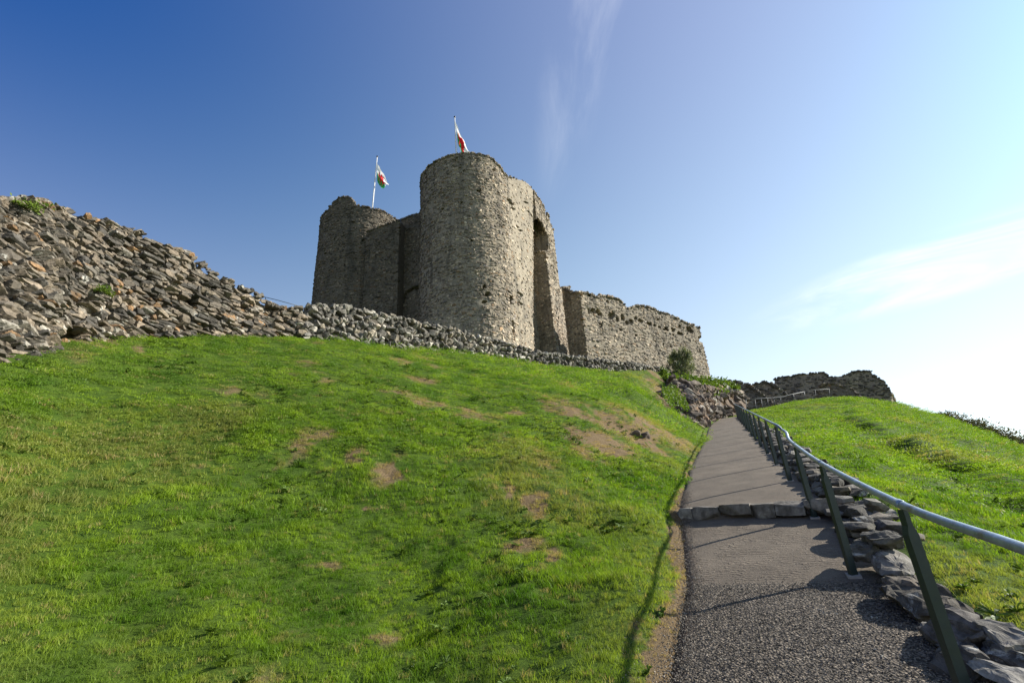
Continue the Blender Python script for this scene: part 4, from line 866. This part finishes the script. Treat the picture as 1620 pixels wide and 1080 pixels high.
M_twig = plain_metal('twig_bark', (.10, .075, .05), .9, 0)
def blades(n, rad, h0, h1, wid, seed, lean=.6, segs=3):
    r = np.random.default_rng(seed); V = []; Fq = []; o = 0
    for i in range(n):
        a = r.random()*6.283; d = rad*math.sqrt(r.random()); bx, by = d*math.cos(a), d*math.sin(a); h = r.uniform(h0, h1); w = wid*r.uniform(.7, 1.3); ya = r.random()*6.283; l = lean*r.random()*h; la = r.random()*6.283
        for k in range(segs+1):
            f_ = k/segs; ww = w*(1-f_)**.7 if k < segs else 0; x = bx+math.cos(la)*l*f_*f_; y = by+math.sin(la)*l*f_*f_; z = h*f_*(1-.25*f_*lean)-.01
            if k < segs: V += [(x-math.cos(ya)*ww/2, y-math.sin(ya)*ww/2, z), (x+math.cos(ya)*ww/2, y+math.sin(ya)*ww/2, z)]
            else: V.append((x, y, z))
        for k in range(segs-1): Fq.append((o+2*k, o+2*k+1, o+2*k+3, o+2*k+2))
        Fq.append((o+2*(segs-1), o+2*segs-1, o+2*segs)); o += 2*segs+1
    return np.array(V), Fq
def lib(name, V, Fq, mat):
    f3 = np.array([f for f in Fq if len(f) == 3]); f4 = np.array([f for f in Fq if len(f) == 4])
    return mesh_np(name, V, [x for x in (f4, f3) if len(x)], mat, link=False)
def scatter(name, P, rot, scl, idx, dry, lib_objs):
    """one object: geometry nodes place the tufts on its points"""
    col = bpy.data.collections.new(name+'_kinds')
    for k, o in enumerate(lib_objs): o.name = '%s_kind_%02d' % (name, k); col.objects.link(o)
    o = mesh_np(name, P, [], None, attrs={'rot': rot, 'scl': scl, 'kindix': idx, 'dryness': dry})
    ng = bpy.data.node_groups.new(name, 'GeometryNodeTree'); ng.interface.new_socket('Geometry', in_out='INPUT', socket_type='NodeSocketGeometry'); ng.interface.new_socket('Geometry', in_out='OUTPUT', socket_type='NodeSocketGeometry')
    gi = ng.nodes.new('NodeGroupInput'); go = ng.nodes.new('NodeGroupOutput'); m2p = ng.nodes.new('GeometryNodeMeshToPoints'); iop = ng.nodes.new('GeometryNodeInstanceOnPoints')
    ci = ng.nodes.new('GeometryNodeCollectionInfo'); ci.inputs['Collection'].default_value = col; ci.inputs['Separate Children'].default_value = True; ci.inputs['Reset Children'].default_value = True
    def attr(n, t): a = ng.nodes.new('GeometryNodeInputNamedAttribute'); a.data_type = t; a.inputs['Name'].default_value = n; return a.outputs['Attribute']
    L = ng.links.new; L(gi.outputs[0], m2p.inputs['Mesh']); L(m2p.outputs[0], iop.inputs['Points']); L(ci.outputs[0], iop.inputs['Instance']); iop.inputs['Pick Instance'].default_value = True
    fi = ng.nodes.new('FunctionNodeFloatToInt'); L(attr('kindix', 'FLOAT'), fi.inputs[0]); L(fi.outputs[0], iop.inputs['Instance Index'])
    L(attr('rot', 'FLOAT_VECTOR'), iop.inputs['Rotation']); L(attr('scl', 'FLOAT'), iop.inputs['Scale']); L(iop.outputs[0], go.inputs[0])
    md = o.modifiers.new('scatter', 'NODES'); md.node_group = ng
    return o
def terrain_samples(n, rmin, rmax, seed, margin=520):
    """points on the turf, uniform per ground area within a ring, inside a widened view"""
    r = np.random.default_rng(seed); a = r.uniform(-1.15, 1.15, n); d = np.sqrt(r.uniform(rmin**2, rmax**2, n)); x = d*np.sin(a); y = d*np.cos(a); z = ground_z(x, y)
    P = np.stack([x, y, z], -1); dd = P@F; px = pix(P); ok = (dd > .2) & (px[:, 0] > -margin) & (px[:, 0] < 1620+margin) & (px[:, 1] < 1080+margin*1.5)
    s, t = st(x, y); ok &= ~((t > left_edge(s)-.0+.05*vn(s*2, s*0, seed=8)) & (t < np.where(s < 6.2, 1.34, 1.60-.38*(r.random(n) < .3))) & (s < 38))
    w = near_foot(x, y); ok &= ~((w < .10) & (t < 1)); ok &= ~((s > 24) & (t < 0) & (t > -3.4))
    ok &= ~((s > 20) & (s < 24.5) & (t < -0.9) & (t > -1.6) & (s > 23)); ok &= y < 44
    return P[ok]
def slope_rot(P, r):
    e = .15; gx = (ground_z(P[:, 0]+e, P[:, 1])-ground_z(P[:, 0]-e, P[:, 1]))/(2*e); gy = (ground_z(P[:, 0], P[:, 1]+e)-ground_z(P[:, 0], P[:, 1]-e))/(2*e)
    k = .5; return np.stack([np.arctan(gy)*k+.06*r.normal(size=len(P)), -np.arctan(gx)*k+.06*r.normal(size=len(P)), r.random(len(P))*6.283], -1)
def build_grass():
    kinds = [lib('k', *blades(26, .055, .022, .060, .0050, s, 1.0), M_grass) for s in (1, 2, 3)]           # short
    kinds += [lib('k', *blades(26, .06, .035, .095, .0048, s, .9), M_grass) for s in (4, 5)]               # longer
    kinds += [lib('k', *blades(60, .17, .025, .062, .012, s, 1.3, 2), M_grass) for s in (6, 7)]              # for the middle distance
    kinds += [lib('k', *blades(90, .42, .03, .065, .026, s, 1.5, 2), M_grass) for s in (8, 9)]               # far off
    Ps, R_, S_, I_, Dr = [], [], [], [], []
    for (a, b, dens, base, long_, sc, seed) in ((1.0, 7, 330, (0, 1, 2), (3, 4), 1.0, 1), (7, 11, 150, (0, 1, 2), (3, 4), 1.4, 2), (9, 19, 60, (5, 6), (5, 6), 1.0, 3), (17, 46, 14, (7, 8), (7, 8), 1.0, 4)):
        area = .5*(b*b-a*a)*2.3; P = terrain_samples(int(area*dens), a, b, seed); r = np.random.default_rng(seed+50); B = bare(P[:, 0], P[:, 1])
        lush = fbm(P[:, 0]*.8, P[:, 1]*.8, seed=71)*.6+fbm(P[:, 0]*2.6, P[:, 1]*2.6, seed=73)*.5
        keep = r.random(len(P)) > smooth(.3, .9, B)*.62; P, B, lush = P[keep], B[keep], lush[keep]; r2 = r.random(len(P))
        ix = np.where(r2 < .18+.5*smooth(0, .5, lush), r.choice(long_, len(P)), r.choice(base, len(P)))
        Ps.append(P); R_.append(slope_rot(P, r)); S_.append(sc*(.75+.5*r.random(len(P)))*(1+.45*np.clip(lush, -.7, 1))*(1-.45*B)); I_.append(ix)
        Dr.append(np.clip(smooth(.12, .7, B)*1.0+(r.random(len(P)) < .10)*r.random(len(P))*.8+.35*smooth(.15, .6, fbm(P[:, 0]*.35, P[:, 1]*.35, seed=91)), 0, 1))
    # straggling tufts over the path edge
    P, R_, S_, I_, Dr = [np.concatenate(q) for q in (Ps, R_, S_, I_, Dr)]
    print('grass tufts', len(P))
    o = scatter('grass', P, R_, S_, I_, Dr, kinds); tag(o, 'green turf with worn dry patches covering the banks', 'grass', kind='stuff')
build_grass()
def leaf_rosette(n, rad, lw, seed, upk=.35, mat=M_weed):
    r = np.random.default_rng(seed); V = []; Fq = []; o = 0
    for i in range(n):
        a = r.random()*6.283; L = rad*r.uniform(.5, 1); w = lw*r.uniform(.7, 1.2); up_ = upk*r.random(); dx, dy = math.cos(a), math.sin(a); pr = [(0, .12), (.3, .5), (.55, .9), (.8, .75), (1, 0.05)]
        for f_, ww in pr:
            z = .012+L*up_*math.sin(f_*2.2); V += [(dx*L*f_-dy*w*ww/2, dy*L*f_+dx*w*ww/2, z+.004), (dx*L*f_, dy*L*f_, z-.003), (dx*L*f_+dy*w*ww/2, dy*L*f_-dx*w*ww/2, z+.004)]
        for k in range(4): Fq += [(o+3*k, o+3*k+1, o+3*k+4, o+3*k+3), (o+3*k+1, o+3*k+2, o+3*k+5, o+3*k+4)]
        o += 15
    return lib('k', np.array(V), Fq, mat)
def build_weeds():
    kinds = [leaf_rosette(9, .10, .035, s) for s in (1, 2)]+[leaf_rosette(14, .06, .03, s, .8) for s in (3, 4)]
    r = np.random.default_rng(99); P = terrain_samples(16000, 1.8, 16, 66); cl = fbm(P[:, 0]*.9, P[:, 1]*.9, seed=81); k = cl+.25*r.normal(size=len(P)) > .47; P = P[k]
    o = scatter('weeds', P+np.array([0, 0, .012]), slope_rot(P, r)*np.array([2, 2, 1]), .5+.8*r.random(len(P)), r.choice(4, len(P)), np.zeros(len(P)), kinds); tag(o, 'broad-leaved weeds and plantain scattered in the turf', 'weeds', kind='stuff')
    print('weeds', len(P))
build_weeds()
def leaf_cloud(P, r, size, aspect=.45, upk=.8):
    """one pointed leaf (two faces) per point, random directions"""
    n = len(P); d = r.normal(size=(n, 3)); d[:, 2] = np.abs(d[:, 2])*upk+.1+max(0, upk-.8); d /= np.linalg.norm(d, axis=1, keepdims=True); w = np.cross(d, r.normal(size=(n, 3))); w /= np.linalg.norm(w, axis=1, keepdims=True)
    L = size*(.6+.8*r.random((n, 1))); V = np.stack([P, P+d*L*.5+w*L*aspect*.5, P+d*L, P+d*L*.5-w*L*aspect*.5], 1).reshape(-1, 3)
    return V, np.arange(4*n).reshape(n, 4)
def blobs(centres, rad, n, r, sq=(1, 1, 1), shell=.6):
    c = np.asarray(centres)[r.integers(0, len(centres), n)]; d = r.normal(size=(n, 3)); d /= np.linalg.norm(d, axis=1, keepdims=True); return c+d*(rad*(shell+(1-shell)*r.random((n, 1))**.5)*r.uniform(.5, 1.05, (n, 1)))*np.array(sq)
def shrub(name, base, H, Wd, label, mat, seed, leaf=.10, n=9000, cat='bush', nbl=26, cone=.5, asp=.3, upk=.8):
    r = np.random.default_rng(seed); e = empty(name, tuple(base)); tag(e, label, cat); cs = []; stems = []
    for i in range(nbl):
        k = r.random()**.7; a = r.random()*6.283; rr = Wd*.5*(cone+(1-cone)*math.sin(k*math.pi))*r.uniform(.3, 1); c = np.array(base)+np.array([math.cos(a)*rr, math.sin(a)*rr, H*(.15+.8*k)]); cs.append(c)
        mid = np.array(base)+np.array([math.cos(a)*rr*.35, math.sin(a)*rr*.35, H*k*.5]); stems.append([np.array(base), mid, c])
    V = []; Fq = []; o = 0
    for sp in stems:
        P = np.array(sp); t = tube('k', np.array([P[0], (P[0]+P[1])/2, P[1], (P[1]+P[2])/2, P[2]]), np.linspace(.025, .006, 5), M_twig, seg=5, link=False); me = t.data; vv = np.array([v.co[:] for v in me.vertices]); V.append(vv); Fq += [[q+o for q in p.vertices] for p in me.polygons]; o += len(vv); bpy.data.objects.remove(t); bpy.data.meshes.remove(me)
    V = np.concatenate(V); f4 = np.array([f for f in Fq if len(f) == 4]); f3 = np.array([f for f in Fq if len(f) == 3]); adopt(e, mesh_np('stems', V, [f4, f3], M_twig))
    P = blobs(cs, min(Wd, H)*.125, n, r, (1, 1, 1.7), .15); v, f_ = leaf_cloud(P, r, leaf, asp, upk); adopt(e, mesh_np('foliage', v, f_, mat))
b_ = at(1084, 602, 35.0); shrub('bush', b_, 2.15, 2.2, 'grey-green upright bush against the curtain wall above the outcrop', M_bush, 1, .28, 4600, nbl=46, cone=.8, asp=.13, upk=1.5)
b_ = at(1060, 603, 34.2); shrub('shrub', b_, .85, 1.7, 'low dark shrub in the shade at the foot of the taller bush', M_bush, 2, .12, 4500, cat='shrub', cone=.9)
def creeper(name, rows, label, seed, mat, leaf, n, thick=.25, stem=True):
    r = np.random.default_rng(seed); u = r.random(n)*(len(rows)-1); i = np.minimum(u.astype(int), len(rows)-2); f_ = (u-i)[:, None]; v = r.random((n, 1))
    A = np.array([at(*q[:3]) for q in rows]); B = np.array([at(*q[3:]) for q in rows]); P = (A[i]*(1-f_)+A[i+1]*f_)*(1-v)+(B[i]*(1-f_)+B[i+1]*f_)*v
    cl = fbm(P[:, 0]*1.4, P[:, 1]*1.4, P[:, 2]*1.4, seed=seed); P = P+(cl[:, None]*.3+thick*r.normal(size=(n, 1))*.5)*np.array([.3, -.6, .8]); P = P[cl+.2*r.normal(size=n) > -.22]
    vv, q = leaf_cloud(P, r, leaf, .8); o = mesh_np(name, vv, q, mat); tag(o, label, 'creeper'); return o
creeper('creeper', [(1045, 598, 33, 1045, 584, 33.6), (1065, 612, 31, 1062, 596, 33), (1085, 604, 31.5, 1085, 597, 33), (1100, 622, 31, 1098, 596, 33), (1116, 636, 31.5, 1112, 600, 34), (1124, 628, 33.5, 1124, 602, 35.5), (1140, 622, 36.5, 1140, 603, 38), (1156, 620, 38.5, 1156, 608, 39.5), (1170, 618, 39, 1170, 613, 39.6)],
        'bright green leafy creeper trailing over the top of the rock outcrop', 5, M_ivy, .15, 11000)
creeper('creeper', [(1060, 640, 22, 1045, 618, 25), (1075, 640, 24, 1062, 608, 29), (1090, 650, 24, 1082, 622, 28)], 'patch of low green leaves on the bank just left of the rock outcrop', 6, M_ivy, .10, 2500, .1)
def hedge():
    r = np.random.default_rng(8); tp = [(1474, 657, 42), (1490, 656, 41), (1505, 661, 40), (1530, 667, 38.5), (1552, 674, 37), (1575, 684, 35.5), (1600, 693, 34), (1625, 703, 32.5), (1680, 728, 30)]
    T = np.array([at(*q) for q in tp]); u = r.random(34000)*(len(T)-1); i = u.astype(int); f_ = (u-i)[:, None]; P = T[i]*(1-f_)+T[i+1]*f_
    hh = 1.5+.35*fbm(u*2.2, u*0, seed=3); P = P+np.stack([r.normal(size=len(u))*.3, r.normal(size=len(u))*.6+.4, -r.random(len(u))*hh*1.1+.22*fbm(u*7, u*0, seed=4)-.06*np.abs(r.normal(size=len(u)))+.12], -1)
    v, q = leaf_cloud(P, r, .20, .35); o = mesh_np('hedge', v, q, M_scrub); tag(o, 'straggling brown-green scrub hedge along the skyline at the right edge', 'hedge')
    # bare sprigs above
hedge()

def build_pebbles():
    r = np.random.default_rng(5); kinds = []
    for k in range(4):
        v, f_, c = make_stones(np.zeros((1, 3)), np.array([[1., 0, 0]]), np.array([[0, 1., 0]]), np.array([[0, 0, 1.]]), np.array([[.014, .010, .007]]), np.array([[.2, .18, .15]])*(.6+.35*k), n=3, cuts=6, seed=k, rough=.0)
        kinds.append(mesh_np('k', v, f_, M_rubble, col=c, link=False))
    P = []
    n = 9000; s = 2.0+7.5*r.random(n)**1.3; t = left_edge(s)+.10-.30*np.abs(r.normal(size=n))*.7+.12*r.random(n); m = t > left_edge(s)-.32; s, t = s[m], t[m]; x, y = xy(s, t); P.append(np.stack([x, y, np.maximum(ground_z(x, y), np.where(t > left_edge(s), path_z(s), -99))+.001], -1))
    n = 16000; s = 2.6+3.2*r.random(n); t = left_edge(s)+(1.0-left_edge(s))*r.random(n); k = (s < 5.35+.1*r.normal(size=n)); s, t = s[k], t[k]; x, y = xy(s, t); P.append(np.stack([x, y, path_z(s)+.002], -1))
    P = np.concatenate(P); n = len(P); o = scatter('pebbles', P, np.stack([.5*r.normal(size=n), .5*r.normal(size=n), 6.28*r.random(n)], -1), .35+.6*r.random(n)**2, r.choice(4, n), np.zeros(n), kinds); tag(o, 'loose grit and small stones on the path and its worn edge', 'pebbles', kind='stuff')
build_pebbles()

def wall_plant(px, py, Y, w, h, n, seed, label):
    r = np.random.default_rng(seed); b = at(px, py, Y); P = b+np.stack([r.normal(size=n)*w, r.normal(size=n)*.10, np.abs(r.normal(size=n))*h-.04], -1); v, q = leaf_cloud(P, r, .075, .45); e = empty('wall_plant', tuple(b)); tag(e, label, 'plant'); adopt(e, mesh_np('leaves', v, q, M_ivy))
wall_plant(38, 327, 8.7, .28, .03, 450, 1, 'mossy green tuft growing along the top of the tall ruined wall')
wall_plant(165, 462, 10.2, .10, .07, 260, 2, 'small green plant rooted in the face of the tall ruined wall')
